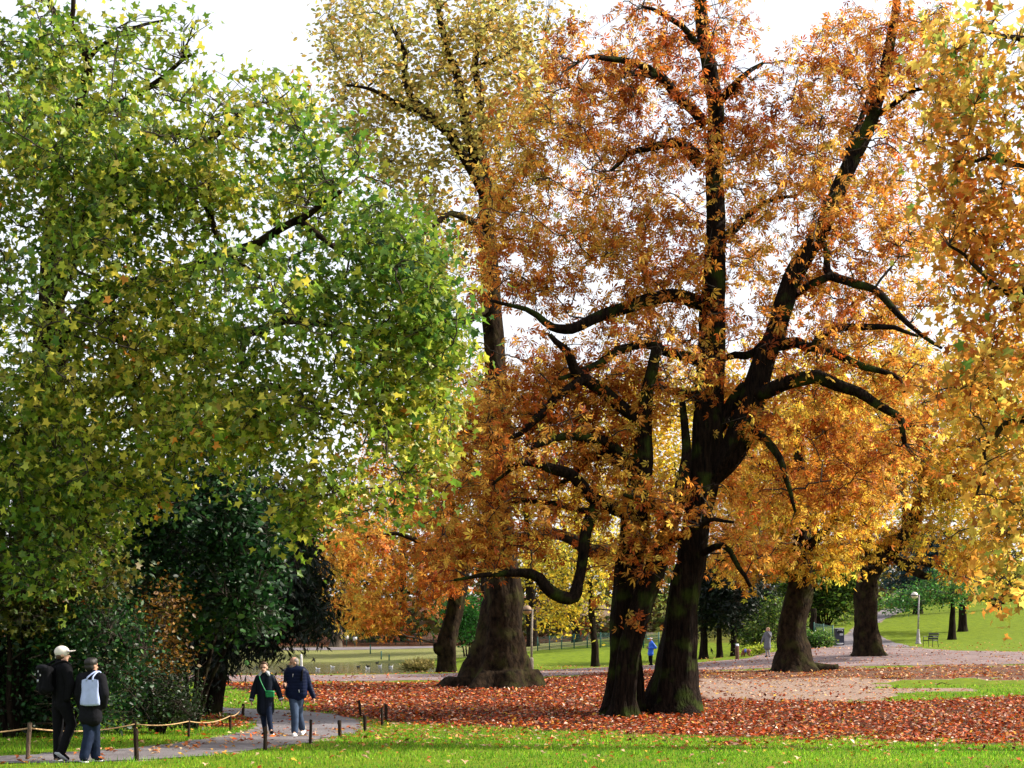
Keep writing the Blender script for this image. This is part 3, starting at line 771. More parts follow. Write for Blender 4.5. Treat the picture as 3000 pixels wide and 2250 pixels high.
# ---- chestnut with two stems that lean apart (tree A)
bA = hit(1822, 2100); YA = bA[1]
tA = [[(1826, 2098, YA, 66), (1832, 2020, YA, 58), (1852, 1880, YA, 62), (1893, 1740, YA + .1, 58), (1926, 1650, YA + .2, 56), (1955, 1560, YA + .3, 50), (1990, 1450, YA + .5, 40), (2010, 1330, YA + 1, 30), (2000, 1180, YA + 1.5, 20)],
      [(1815, 2068, YA + .9, 84), (1824, 1950, YA + .9, 76), (1832, 1800, YA + .8, 74), (1843, 1640, YA + .7, 72), (1860, 1500, YA + .6, 76), (1873, 1400, YA + .6, 70), (1885, 1290, YA + .5, 50), (1895, 1180, YA + .3, 40), (1925, 1000, YA - .2, 30)],
      [(1868, 2066, YA + 1.5, 36), (1862, 1960, YA + 1.4, 34), (1850, 1850, YA + 1.1, 32)]]
lA = [[(1882, 1240, YA + .5, 36), (1800, 1170, YA + .2, 34), (1708, 1107, YA - .4, 32), (1660, 1030, YA - .8, 24), (1610, 980, YA - 1, 14)],
      [(1708, 1107, YA - .4, 30), (1640, 1160, YA - .8, 24), (1570, 1230, YA - 1.2, 26), (1520, 1270, YA - 1.5, 16), (1430, 1290, YA - 2, 10)],
      [(1870, 1370, YA + .6, 38), (1810, 1325, YA + .2, 30), (1740, 1285, YA - .3, 28), (1660, 1275, YA - .8, 24), (1590, 1300, YA - 1.2, 20), (1530, 1345, YA - 1.6, 14), (1440, 1420, YA - 2, 8)],
      [(1868, 1380, YA + .6, 34), (1790, 1340, YA + 1, 36), (1720, 1345, YA + 1.3, 30), (1670, 1390, YA + 1.6, 20), (1620, 1430, YA + 2, 12)],
      [(1855, 1500, YA + .6, 44), (1800, 1485, YA + .2, 40), (1740, 1470, YA - .3, 40), (1690, 1410, YA - .8, 34), (1640, 1370, YA - 1.1, 34), (1560, 1355, YA - 1.6, 22), (1480, 1370, YA - 2, 12)],
      [(1750, 1475, YA - .2, 40), (1722, 1530, YA - .6, 34), (1706, 1600, YA - .9, 32), (1700, 1690, YA - 1.1, 30), (1690, 1735, YA - 1.2, 38), (1655, 1752, YA - 1.3, 36), (1600, 1722, YA - 1.4, 32), (1560, 1690, YA - 1.5, 28), (1500, 1677, YA - 1.7, 22), (1420, 1682, YA - 2, 14), (1330, 1700, YA - 2.3, 8)],
      [(1855, 1480, YA + .6, 30), (1700, 1490, YA + 1.4, 20), (1560, 1470, YA + 2, 14), (1430, 1475, YA + 2.6, 8)],
      [(1935, 1620, YA + .2, 26), (2010, 1560, YA - .6, 22), (2080, 1520, YA - 1, 14), (2150, 1530, YA - 1.4, 8)],
      [(1960, 1540, YA + .4, 24), (1900, 1480, YA - .8, 20), (1830, 1450, YA - 1.8, 12)]]
blA = B([(1720, 1230, 260, 190), (1560, 1300, 230, 200), (1420, 1330, 190, 230), (1330, 1440, 170, 180), (1850, 1420, 170, 120), (1650, 1480, 200, 90), (1500, 1560, 190, 110), (1330, 1620, 150, 120), (1880, 1080, 220, 150),
          (1560, 1060, 180, 130), (1960, 1480, 160, 130), (1880, 1620, 120, 90), (1790, 1820, 90, 45)], YA + .7, 3.6)
make_tree('chestnut_tree', 'rust orange chestnut tree on twin leaning stems with a hooked low branch', 'tree', bA, tA, lA, blA, 200, 1500, 7, 'chestnut', 0.205, PAL_CHEST, LEAF, BARK_C,
          flare=.5, flare_h=.4, gap=0.12, gap_scale=1.4, k=1.0, twig_r=.011, twig_droop=.12, group=None, rough=.13, leaf_parts=120, jitter=.2, droop=.35, shell=2.2)

# ---- tall chestnut with a straight leader and one great leaning stem (tree B)
bB = hit(1970, 2088); YB = bB[1]
tB = [[(1972, 2086, YB, 122), (1978, 2000, YB, 112), (1985, 1880, YB, 104), (2004, 1740, YB, 92), (2022, 1650, YB, 84), (2040, 1540, YB, 80), (2060, 1400, YB, 90), (2072, 1250, YB, 84), (2074, 1120, YB + .2, 78), (2092, 900, YB + .4, 66), (2096, 700, YB + .5, 60),
       (2094, 500, YB + .6, 52), (2098, 330, YB + .7, 46), (2075, 170, YB + .7, 38), (2050, 0, YB + .7, 32), (2050, -200, YB + .7, 18)],
      [(2075, 1400, YB + .1, 70), (2150, 1320, YB - .2, 78), (2196, 1190, YB - .4, 76), (2228, 1090, YB - .5, 66), (2268, 985, YB - .5, 62), (2312, 850, YB - .4, 60), (2360, 740, YB - .3, 56), (2405, 675, YB - .2, 46), (2478, 505, YB + .2, 42), (2556, 340, YB + .6, 36), (2602, 170, YB + .9, 30), (2625, 0, YB + 1, 22), (2640, -150, YB + 1, 12)]]
lB = [[(2062, 1310, YB, 50), (2120, 1220, YB + .2, 44), (2180, 1150, YB + .1, 44), (2235, 1150, YB - .9, 44), (2316, 1112, YB - 1.3, 44), (2400, 1107, YB - 1.6, 44), (2480, 1140, YB - 1.8, 36), (2560, 1175, YB - 2, 28), (2640, 1232, YB - 2.1, 22), (2650, 1300, YB - 2.2, 14)],
      [(2200, 1260, YB - .5, 26), (2250, 1290, YB - 1.1, 24), (2290, 1360, YB - 1.5, 20), (2305, 1430, YB - 1.7, 14), (2330, 1500, YB - 1.8, 8)],
      [(2056, 888, YB + .4, 46), (1975, 866, YB, 40), (1900, 876, YB - .4, 38), (1839, 897, YB - .7, 36), (1750, 935, YB - 1.1, 32), (1670, 963, YB - 1.4, 30), (1610, 948, YB - 1.7, 22), (1534, 908, YB - 2.1, 14), (1440, 880, YB - 2.6, 8)],
      [(2050, 475, YB + .6, 44), (2000, 425, YB + .3, 36), (1950, 420, YB, 26), (1866, 447, YB - .5, 18), (1790, 500, YB - 1, 9)],
      [(2066, 365, YB + .7, 34), (2030, 320, YB + .5, 30), (1990, 275, YB + .2, 28), (1934, 230, YB - .2, 26), (1860, 218, YB - .7, 18), (1798, 230, YB - 1.2, 10)],
      [(1940, 233, YB - .2, 24), (1880, 195, YB - .6, 22), (1810, 172, YB - 1, 18), (1740, 163, YB - 1.5, 12), (1660, 205, YB - 2, 7)],
      [(2100, 300, YB + .7, 26), (2140, 270, YB + .3, 24), (2178, 222, YB - .1, 16), (2235, 185, YB - .5, 8)],
      [(2050, 1060, YB + .2, 34), (1975, 1037, YB - .3, 28), (1880, 1003, YB - .9, 24), (1790, 1040, YB - 1.4, 26), (1724, 1085, YB - 1.8, 20), (1620, 1110, YB - 2.4, 10)],
      [(2405, 690, YB - .2, 18), (2425, 745, YB - .4, 17), (2436, 807, YB - .7, 26), (2483, 820, YB - 1, 26), (2550, 848, YB - 1.3, 22), (2619, 902, YB - 1.7, 20), (2686, 970, YB - 2, 14), (2760, 1020, YB - 2.3, 8)],
      [(2320, 870, YB - .4, 24), (2380, 830, YB - .7, 22), (2440, 805, YB - .9, 22)],
      [(2270, 1010, YB - .5, 40), (2330, 1008, YB - .9, 32), (2381, 1010, YB - 1.2, 28), (2449, 963, YB - 1.6, 24), (2585, 963, YB - 2.2, 16), (2690, 985, YB - 2.6, 8)],
      [(2350, 1012, YB - 1, 24), (2463, 1044, YB - 1.2, 22), (2540, 1080, YB - 1.4, 20), (2625, 1098, YB - 1.6, 12), (2650, 1150, YB - 1.7, 7)],
      [(2262, 985, YB - .5, 30), (2200, 1040, YB + .3, 24), (2130, 1045, YB + .8, 20), (2090, 1080, YB + .7, 14)],
      [(2090, 720, YB + .5, 30), (2180, 640, YB + 1.2, 22), (2260, 590, YB + 1.8, 14), (2340, 570, YB + 2.2, 8)],
      [(2085, 1180, YB + .2, 26), (2000, 1150, YB + 1, 20), (1920, 1130, YB + 1.8, 12)],
      [(2560, 340, YB + .6, 20), (2660, 280, YB + .3, 14), (2740, 250, YB, 8)],
      [(2480, 500, YB + .2, 22), (2500, 400, YB + 1.5, 18), (2560, 260, YB + 2.2, 12), (2640, 160, YB + 2.8, 7)],
      [(2060, 150, YB + .7, 22), (1980, 60, YB + .2, 16), (1880, 20, YB - .4, 9)],
      [(2020, 1640, YB, 22), (2110, 1600, YB - .8, 18), (2160, 1640, YB - 1.2, 16), (2200, 1720, YB - 1.5, 10)]]
blB = B([(1760, 230, 260, 190), (1640, 400, 260, 170), (1980, 120, 260, 170), (2120, 300, 190, 210), (1700, 600, 300, 180), (1480, 560, 150, 170), (1430, 760, 160, 150), (1960, 560, 260, 200), (1680, 820, 260, 150),
         (1960, 800, 240, 160), (2230, 560, 210, 190), (2330, 330, 170, 190, .8), (2480, 180, 200, 190, .9), (2560, 470, 200, 200), (2690, 200, 180, 240), (2450, 680, 210, 170), (2230, 800, 190, 160), (2650, 760, 190, 190), (2500, 930, 220, 150),
         (2330, 1050, 230, 150), (2620, 1100, 180, 170), (2170, 1220, 200, 130), (2450, 1230, 230, 140), (2250, 1420, 200, 120), (2440, 1420, 170, 140), (2620, 1350, 150, 170), (2100, 1040, 200, 140), (1900, 980, 200, 120), (2120, 1560, 140, 120), (2240, 1600, 110, 90)], YB + .9, 4.0)
make_tree('chestnut_tree', 'tall rust orange chestnut tree with a straight leader and a great stem leaning away', 'tree', bB, tB, lB, blB, 420, 3400, 7, 'chestnut', 0.205, PAL_CHEST, LEAF, BARK_C,
          flare=.7, flare_h=.75, gap=0.02, gap_scale=1.4, k=1.0, twig_r=.011, twig_droop=.1, rough=.13, leaf_parts=120, jitter=.2, droop=.35, shell=2.2)

# ---- giant plane with a flared foot (tree P)
bP = hit(1462, 2012); YP = bP[1]
tP = [[(1462, 2012, YP, 150), (1465, 1960, YP, 140), (1467, 1900, YP, 132), (1470, 1830, YP, 118), (1473, 1760, YP, 110), (1470, 1680, YP, 98), (1466, 1600, YP, 86), (1460, 1480, YP, 76), (1458, 1300, YP, 68), (1452, 1100, YP, 62), (1440, 900, YP, 56), (1430, 700, YP, 50), (1425, 560, YP, 44), (1400, 420, YP, 36)]]
lP = [[(1425, 560, YP, 36), (1372, 380, YP - .3, 32), (1330, 200, YP - .6, 24), (1290, 60, YP - 1, 18), (1250, -80, YP - 1.2, 10)],
      [(1425, 580, YP, 36), (1320, 395, YP - 1, 30), (1240, 325, YP - 1.5, 26), (1195, 260, YP - 1.8, 20), (1180, 150, YP - 2, 14), (1140, 60, YP - 2.2, 8)],
      [(1320, 395, YP - 1, 20), (1220, 330, YP - 2, 16), (1110, 270, YP - 2.8, 11), (1010, 250, YP - 3.4, 7)],
      [(1400, 430, YP, 28), (1410, 300, YP + .4, 24), (1390, 150, YP + .6, 20), (1440, 60, YP + .8, 14), (1520, -40, YP + 1, 8)],
      [(1430, 720, YP, 30), (1370, 640, YP - 1, 24), (1300, 640, YP - 1.8, 16), (1220, 700, YP - 2.6, 9)],
      [(1390, 200, YP + .5, 16), (1470, 160, YP, 13), (1560, 120, YP - .5, 8)],
      [(1460, 1590, YP, 34), (1560, 1565, YP - .6, 34), (1650, 1570, YP - 1.2, 34), (1720, 1608, YP - 1.6, 40), (1780, 1612, YP - 1.9, 34)],
      [(1440, 900, YP, 26), (1350, 950, YP - 1.5, 20), (1250, 1000, YP - 2.6, 10)]]
blP = B([(1120, 180, 230, 200), (1330, 90, 240, 150), (1280, 330, 230, 170), (1060, 380, 130, 110), (1180, 540, 130, 130), (1440, 260, 190, 190), (1340, 560, 170, 150), (1300, 760, 130, 160), (1500, 60, 190, 120), (1050, 60, 150, 130), (1230, 900, 110, 120), (1560, 250, 120, 170)], YP - .6, 4.5)
make_tree('plane_tree', 'giant plane tree with flared foot and thin pale yellow upper crown', 'tree', bP, tP, lP, blP, 230, 2600, 6, 'toothed', 0.21, PAL_PALE, LEAF, BARK_P,
          flare=.75, flare_h=.9, roots=7, rough=.09, gap=0.02, sides=30, jitter=.38, droop=.3, twig_mat=TWIG)

# ---- stocky trunk by the path, with a burr (tree T4)
b4 = hit(1312, 1970); Y4 = b4[1]
t4 = [[(1310, 1970, Y4, 54), (1310, 1900, Y4, 58), (1316, 1850, Y4, 50), (1330, 1790, Y4, 48), (1345, 1720, Y4, 44), (1355, 1640, Y4, 40), (1340, 1540, Y4, 30), (1310, 1440, Y4, 20)]]
l4 = [[(1350, 1680, Y4, 26), (1270, 1610, Y4 - 1, 18), (1180, 1570, Y4 - 1.6, 12), (1080, 1570, Y4 - 2, 8), (990, 1600, Y4 - 2.4, 5)], [(1296, 1915, Y4 - .2, 24), (1285, 1900, Y4 - .3, 34), (1276, 1884, Y4 - .35, 16)],
      [(1345, 1600, Y4, 20), (1250, 1500, Y4, 14), (1140, 1450, Y4, 8)]]
bl4 = B([(1220, 1600, 180, 120), (1080, 1650, 140, 110), (1150, 1500, 190, 120), (1010, 1540, 120, 130), (1040, 1780, 100, 90), (1290, 1720, 110, 70), (1130, 1800, 90, 60)], Y4 - 1, 3.5)
make_tree('chestnut_tree', 'stocky trunked chestnut with yellow leaves hanging over the pond edge', 'tree', b4, t4, l4, bl4, 110, 900, 6, 'chestnut', 0.25, PAL_CHEST, LEAF, BARK_P, flare=.25, flare_h=.4, burr=.12, gap=.12, twig_droop=.2, jitter=.25)

# ---- tree with spreading roots beside the earth path (R1)
b1 = hit(2325, 1966); Y1 = b1[1]
t1 = [[(2326, 1966, Y1, 96), (2320, 1900, Y1, 88), (2318, 1840, Y1, 82), (2332, 1770, Y1, 74), (2348, 1700, Y1, 66), (2350, 1600, Y1, 50), (2350, 1480, Y1, 40), (2340, 1340, Y1, 28), (2350, 1200, Y1, 16)]]
l1 = [[(2345, 1690, Y1, 36), (2260, 1640, Y1 - 1, 24), (2170, 1620, Y1 - 1.6, 14), (2090, 1650, Y1 - 2, 8)], [(2350, 1620, Y1, 30), (2430, 1540, Y1 - 1, 20), (2500, 1500, Y1 - 1.5, 10)], [(2350, 1480, Y1, 24), (2260, 1380, Y1, 16), (2180, 1330, Y1, 8)],
      [(2360, 1955, Y1 - .1, 34), (2420, 1956, Y1 + .2, 20), (2455, 1952, Y1 + .35, 13)]]
bl1 = B([(2340, 1520, 210, 110), (2200, 1500, 170, 120), (2450, 1480, 170, 120), (2300, 1360, 230, 130), (2180, 1650, 130, 70), (2350, 1640, 130, 70), (2450, 1640, 90, 70), (2400, 1250, 190, 120)], Y1 - .8, 4)
make_tree('chestnut_tree', 'golden leaved tree with spreading roots beside the bare earth patch', 'tree', b1, t1, l1, bl1, 140, 1350, 6, 'chestnut', 0.25, PAL_CHEST_Y, LEAF, BARK_P, flare=.75, flare_h=.55, roots=5, burr=.08, gap=.1, gap_scale=1.8, twig_r=.012, twig_droop=.15, jitter=.28)

# ---- tree beside the litter bin (R2)
b2 = hit(2545, 1921); Y2 = b2[1]
t2 = [[(2545, 1921, Y2, 76), (2540, 1860, Y2, 66), (2538, 1800, Y2, 66), (2538, 1740, Y2, 62), (2545, 1680, Y2, 60), (2580, 1630, Y2, 60), (2630, 1590, Y2, 50), (2680, 1520, Y2, 40), (2700, 1400, Y2, 30), (2710, 1250, Y2, 18)],
      [(2545, 1690, Y2, 44), (2530, 1600, Y2 + .4, 40), (2545, 1500, Y2 + .5, 36), (2590, 1380, Y2 + .3, 34), (2600, 1280, Y2, 26), (2620, 1180, Y2, 14)]]
l2 = [[(2610, 1620, Y2, 30), (2650, 1655, Y2 - .5, 24), (2690, 1685, Y2 - .8, 22), (2728, 1690, Y2 - 1, 18)], [(2620, 1640, Y2 - .3, 18), (2720, 1655, Y2 - .9, 13), (2800, 1690, Y2 - 1.4, 8)], [(2700, 1420, Y2, 22), (2800, 1400, Y2 - 1, 14), (2900, 1450, Y2 - 2, 7)],
      [(2590, 1400, Y2, 22), (2500, 1330, Y2 - .5, 15), (2420, 1320, Y2 - 1, 8)]]
bl2 = B([(2600, 1350, 210, 150), (2760, 1320, 210, 170), (2880, 1480, 190, 150), (2730, 1520, 190, 120), (2560, 1580, 130, 80), (2860, 1650, 130, 90), (2920, 1250, 170, 190), (2760, 1120, 190, 130)], Y2 - .8, 4.5)
make_tree('chestnut_tree', 'amber leaved tree with bulging dark trunk next to the litter bin', 'tree', b2, t2, l2, bl2, 170, 1500, 6, 'chestnut', 0.29, PAL_CHEST_Y, LEAF, BARK_P, flare=.45, flare_h=.4, burr=.14, gap=.1, gap_scale=1.8, twig_r=.012, twig_droop=.2, jitter=.32)

# ---- orange plane whose trunk stands outside the view, branches reach in from the side (F)
YF = 36.0
bF = np.array([15.5, YF, gz(15.5, YF)])
pxF = 1500 + 15.5 / YF * FPX
tF = [[(pxF, 2110, YF, 130), (pxF - 10, 1700, YF, 110), (pxF - 40, 1200, YF, 100), (pxF - 60, 700, YF, 80), (pxF - 60, 200, YF, 60), (pxF - 40, -300, YF, 30)]]
lF = [[(pxF - 40, 1250, YF, 60), (3300, 1000, YF - .5, 40), (3050, 880, YF - 1, 26), (2900, 820, YF - 1.3, 16), (2780, 720, YF - 1.5, 8)], [(pxF - 50, 800, YF, 50), (3200, 560, YF - .5, 34), (2980, 480, YF - 1, 20), (2820, 470, YF - 1.5, 9)],
      [(pxF - 50, 1400, YF, 50), (3250, 1250, YF - .5, 34), (3000, 1220, YF - 1, 20), (2900, 1300, YF - 1.2, 12), (2860, 1450, YF - 1.4, 7)], [(pxF - 60, 300, YF, 40), (3150, 150, YF - .4, 24), (2900, 100, YF - 1, 12)]]
blF = B([(2850, 250, 210, 250), (2950, 560, 190, 220), (2830, 600, 150, 170), (2940, 900, 160, 200), (2860, 1130, 140, 160), (2960, 1350, 130, 200), (2900, 1560, 120, 130), (2960, 1720, 80, 70), (3150, 500, 200, 500), (3150, 1200, 150, 300)], YF - .8, 2.2)
make_tree('plane_tree', 'airy plane tree with large orange leaves reaching in over the bench', 'tree', bF, tF, lF, blF, 150, 1350, 5, 'plane', 0.19, PAL_PLANE_O, LEAF, BARK_P, flare=.4, gap=-.05, jitter=.3, twig_droop=.12, leaf_parts=120)

# ---- big green plane (G): trunk behind the shrubs
YG = 37.0; xG = (90 - 1500) / FPX * YG
bG = np.array([xG, YG, gz(xG, YG)])
tG = [[(90, 2110, YG, 150), (95, 1850, YG, 130), (105, 1500, YG, 120), (125, 1250, YG, 110), (140, 1050, YG - .5, 90), (150, 850, YG - 1, 70), (165, 550, YG - 2, 50), (230, 330, YG - 3, 34), (258, 176, YG - 3.5, 26), (225, 95, YG - 3.6, 22), (190, 68, YG - 3.7, 20), (129, -10, YG - 3.8, 14)]]
lG = [[(130, 1180, YG, 70), (230, 930, YG - 2, 56), (400, 830, YG - 4, 46), (583, 780, YG - 5.5, 36), (690, 740, YG - 6, 30), (850, 660, YG - 6.6, 22), (1000, 560, YG - 7, 12)],
      [(150, 900, YG - 1, 50), (260, 640, YG - 3, 40), (330, 520, YG - 4.5, 32), (470, 400, YG - 5.5, 26), (600, 400, YG - 6, 20), (760, 300, YG - 6.4, 11)],
      [(130, 1250, YG, 60), (420, 1060, YG - 3, 44), (700, 970, YG - 5, 30), (1000, 950, YG - 6.4, 20), (1240, 1020, YG - 7, 10)],
      [(120, 1350, YG, 50), (300, 1260, YG - 2.5, 40), (550, 1180, YG - 4.5, 28), (850, 1150, YG - 6, 18), (1080, 1260, YG - 7, 8)],
      [(470, 570, YG - 5.2, 26), (560, 560, YG - 5.8, 24), (600, 600, YG - 6, 20), (650, 700, YG - 6.3, 16), (770, 820, YG - 6.8, 9)],
      [(150, 620, YG - 1.8, 34), (240, 690, YG - 4, 26), (290, 820, YG - 5.5, 20), (340, 1000, YG - 6.5, 10)],
      [(110, 1450, YG, 40), (150, 1350, YG - 3, 30), (220, 1420, YG - 5, 18), (260, 1560, YG - 6, 8)],
      [(200, 400, YG - 2.6, 24), (420, 260, YG - 4, 18), (560, 160, YG - 5, 10)],
      [(258, 176, YG - 3.5, 16), (320, 110, YG - 4, 13), (480, 60, YG - 4.6, 7)],
      [(880, 650, YG - 6.7, 18), (1000, 730, YG - 7, 15), (1130, 800, YG - 7.3, 9)],
      [(205, 95, YG - 3.6, 16), (215, 10, YG - 3.7, 14), (205, -60, YG - 3.8, 10)]]
def G(x, y, rx, ry, Y=30.5, rY=2.6, w=1.0): return (x, y, Y, rx, ry, rY, w)
blG = [G(200, 480, 260, 230, 31.5, 3), G(480, 520, 300, 190), G(760, 440, 220, 170), G(960, 560, 190, 170), G(1100, 720, 190, 180, 30, 2.2), G(1240, 860, 140, 150, 29.5, 2), G(1300, 990, 95, 130, 29.3, 1.6), G(250, 850, 300, 230, 31, 3), G(560, 960, 300, 200, 30.5, 2.4, .8),
       G(880, 900, 270, 200, 30), G(1150, 1080, 200, 180, 29.6, 2), G(1180, 1260, 160, 150, 29.4, 1.8), G(950, 1220, 230, 170, 29.6, 2), G(1160, 1440, 110, 110, 29.3, 1.4), G(1010, 1420, 150, 110, 29.4, 1.6), G(860, 1480, 60, 110, 29.3, 1.2), G(620, 1240, 260, 150, 30), G(230, 1150, 270, 200, 30.5),
       G(90, 200, 200, 240, 32.5, 3), G(330, 160, 200, 150, 32, 2.6, .55), G(560, 110, 110, 100, 31.5, 1.6, .35), G(640, 300, 130, 80, 31, 1.8, .5), G(830, 310, 120, 60, 30.5, 1.6, .6), G(120, 1400, 230, 150, 31, 2.2), G(320, 1440, 170, 130, 30.5, 1.8), G(130, 1640, 160, 130, 31, 1.5, .6), G(290, 1610, 80, 100, 30.5, 1, .6), G(-150, 700, 200, 500, 32, 3), G(-150, 1300, 180, 300, 31, 2.5)]
make_tree('plane_tree', 'great green plane tree spreading over the path and shrubs', 'tree', bG, tG, lG, blG, 420, 5300, 8, 'plane', 0.14, PAL_GREEN, LEAF_G, BARK_P, flare=.4, k=1.3, gap=-.05, gap_scale=1.5, jitter=.24, twig_droop=.15, leaf_parts=300, patch_scale=2.4, droop=.45)

# ------------------------------------------------------------------ shrubs and dark evergreens on the left
def shrub(name, label, cat, px, py, Y, blobs, n_ter, per, templ, size, pal, mat, stems=5, h_px=300, w_px=14, k=1.0, group=None, spread=120, droop=.4, jitter=.25, n_sec=60, up=.5, gap=-.3, **kw):
    x = (px - 1500) / FPX * Y; base = np.array([x, Y, gz(x, Y)])
    by = HROW - (base[2] - CAM_Z) / Y * FPX
    tr = []
    for q in range(stems):
        u = (q - (stems - 1) / 2) / max(1, stems - 1) * 2 if stems > 1 else 0
        tr.append([(px + u * 10, by, Y + .1 * math.sin(q * 2.1), w_px), (px + u * spread * .4, by - h_px * .45, Y + .3 * math.sin(q * 2.1), w_px * .7), (px + u * spread, by - h_px, Y + .6 * math.sin(q * 2.1), w_px * .35)])
    return make_tree(name, label, cat, base, tr, [], blobs, n_sec, n_ter, per, templ, size, pal, mat, BARK_D, group, flare=.2, flare_h=.2, sides=8, gap=gap, gap_scale=1.0, k=k, droop=droop, jitter=jitter, up=up, tseg=2, **kw)

bushes = 'shrubs behind the rope fence'
shrub('yew_tree', 'nearly black yew with drooping sprays hanging over the pond view', 'tree', 620, 2030, 50,
      B([(600, 1640, 190, 260), (770, 1600, 130, 240), (860, 1720, 110, 130), (620, 1870, 170, 60), (480, 1910, 100, 45), (760, 1850, 90, 60), (910, 1790, 70, 50), (850, 1500, 70, 130), (960, 1780, 50, 30), (890, 1650, 60, 90)], 50, 3.0),
      2600, 7, 'spray', .30, PAL_YEW, LEAF_D, stems=3, h_px=520, w_px=40, spread=110, droop=1.2, jitter=.25, twig_droop=.35, k=.8, n_sec=120)
shrub('hazel_shrub', 'tall dark green shrub with broad glossy leaves below the plane crown', 'shrub', 560, 2080, 42,
      B([(560, 1420, 260, 200), (300, 1500, 200, 190), (700, 1600, 150, 170), (420, 1700, 200, 200), (740, 1780, 110, 90), (600, 1780, 180, 80), (790, 1640, 60, 60)], 41, 2.0),
      2900, 6, 'toothed', .16, PAL_SHRUB, LEAF_D, stems=6, h_px=480, w_px=16, spread=220, group=bushes, n_sec=100)
shrub('maple_shrub', 'olive brown maple shrub hanging beside the man in the white cap', 'shrub', 30, 2100, 34.5,
      B([(120, 1400, 220, 200), (230, 1560, 150, 150), (80, 1700, 150, 160), (-80, 1600, 150, 250), (310, 1680, 80, 70)], 34.0, 1.6),
      1500, 6, 'plane', .13, PAL_OLIVE, LEAF_D, stems=5, h_px=600, w_px=22, spread=150, group=bushes, n_sec=80)
shrub('laurel_shrub', 'dense dark green shrub right behind the walking men', 'shrub', 190, 2135, 35.0,
      B([(120, 1960, 220, 190), (300, 1900, 170, 190), (-60, 1960, 150, 190), (330, 2040, 130, 100), (60, 2080, 190, 60), (220, 1800, 150, 100)], 35.3, 1.5),
      2400, 6, 'toothed', .11, PAL_SHRUB, LEAF_D, stems=7, h_px=300, w_px=12, spread=220, group=bushes, n_sec=90)
shrub('beech_shrub', 'small shrub with yellow brown leaves in front of the dark yew', 'shrub', 450, 2110, 39.0,
      B([(440, 1880, 70, 100), (490, 1800, 60, 80), (400, 1960, 60, 80), (510, 1920, 40, 60)], 39, .9),
      520, 6, 'toothed', .10, [('4a3212', 2), ('6a4818', 2), ('7d5a1c', 1.5), ('53521c', 2)], LEAF_D, stems=5, h_px=250, w_px=9, spread=60, group=bushes, n_sec=40)
shrub('box_shrub', 'low grey green rounded shrub at the end of the rope fence', 'shrub', 470, 2125, 37.0,
      B([(470, 2040, 95, 70), (420, 2080, 80, 50), (530, 2080, 60, 40)], 37.2, 1.0),
      1000, 6, 'oval', .075, [('16240f', 2), ('22351a', 3), ('33481f', 2), ('4f5f2c', 1)], LEAF_D, stems=6, h_px=110, w_px=7, spread=70, group=bushes, n_sec=40)

# ------------------------------------------------------------------ trees in the background
def bg_tree(name, label, px, py, w, blobs, n_ter, pal, lean=0, templ='oval', size=.30, per=6, mat=None, bark=None, top=None, k=1.0, group='trees beyond the paths', Y=None, n_sec=60, jitter=.45, gap=-.05, **kw):
    b = hit(px, py) if Y is None else np.array([(px - 1500) / FPX * Y, Y, gz((px - 1500) / FPX * Y, Y)])
    Y = b[1]; by = HROW - (b[2] - CAM_Z) / Y * FPX
    top = top or min(q[1] for q in blobs)
    tr = [[(px, by, Y, w), (px + lean * .3, by * .7 + top * .3, Y, w * .8), (px + lean * .7, by * .35 + top * .65, Y, w * .55), (px + lean, top, Y, w * .25)]]
    bl = [(x, y, Y + (r[0] if r else 0), rx, ry, 3.5) for x, y, rx, ry, *r in blobs]
    return make_tree(name, label, 'tree', b, tr, [], bl, n_sec, n_ter, per, templ, size, pal, mat or LEAF, bark or BARK_D, group, flare=.3, flare_h=.4, sides=12, gap=gap, jitter=jitter, k=k, droop=.4, patch_scale=5, twig_r=.012, tseg=2, **kw)

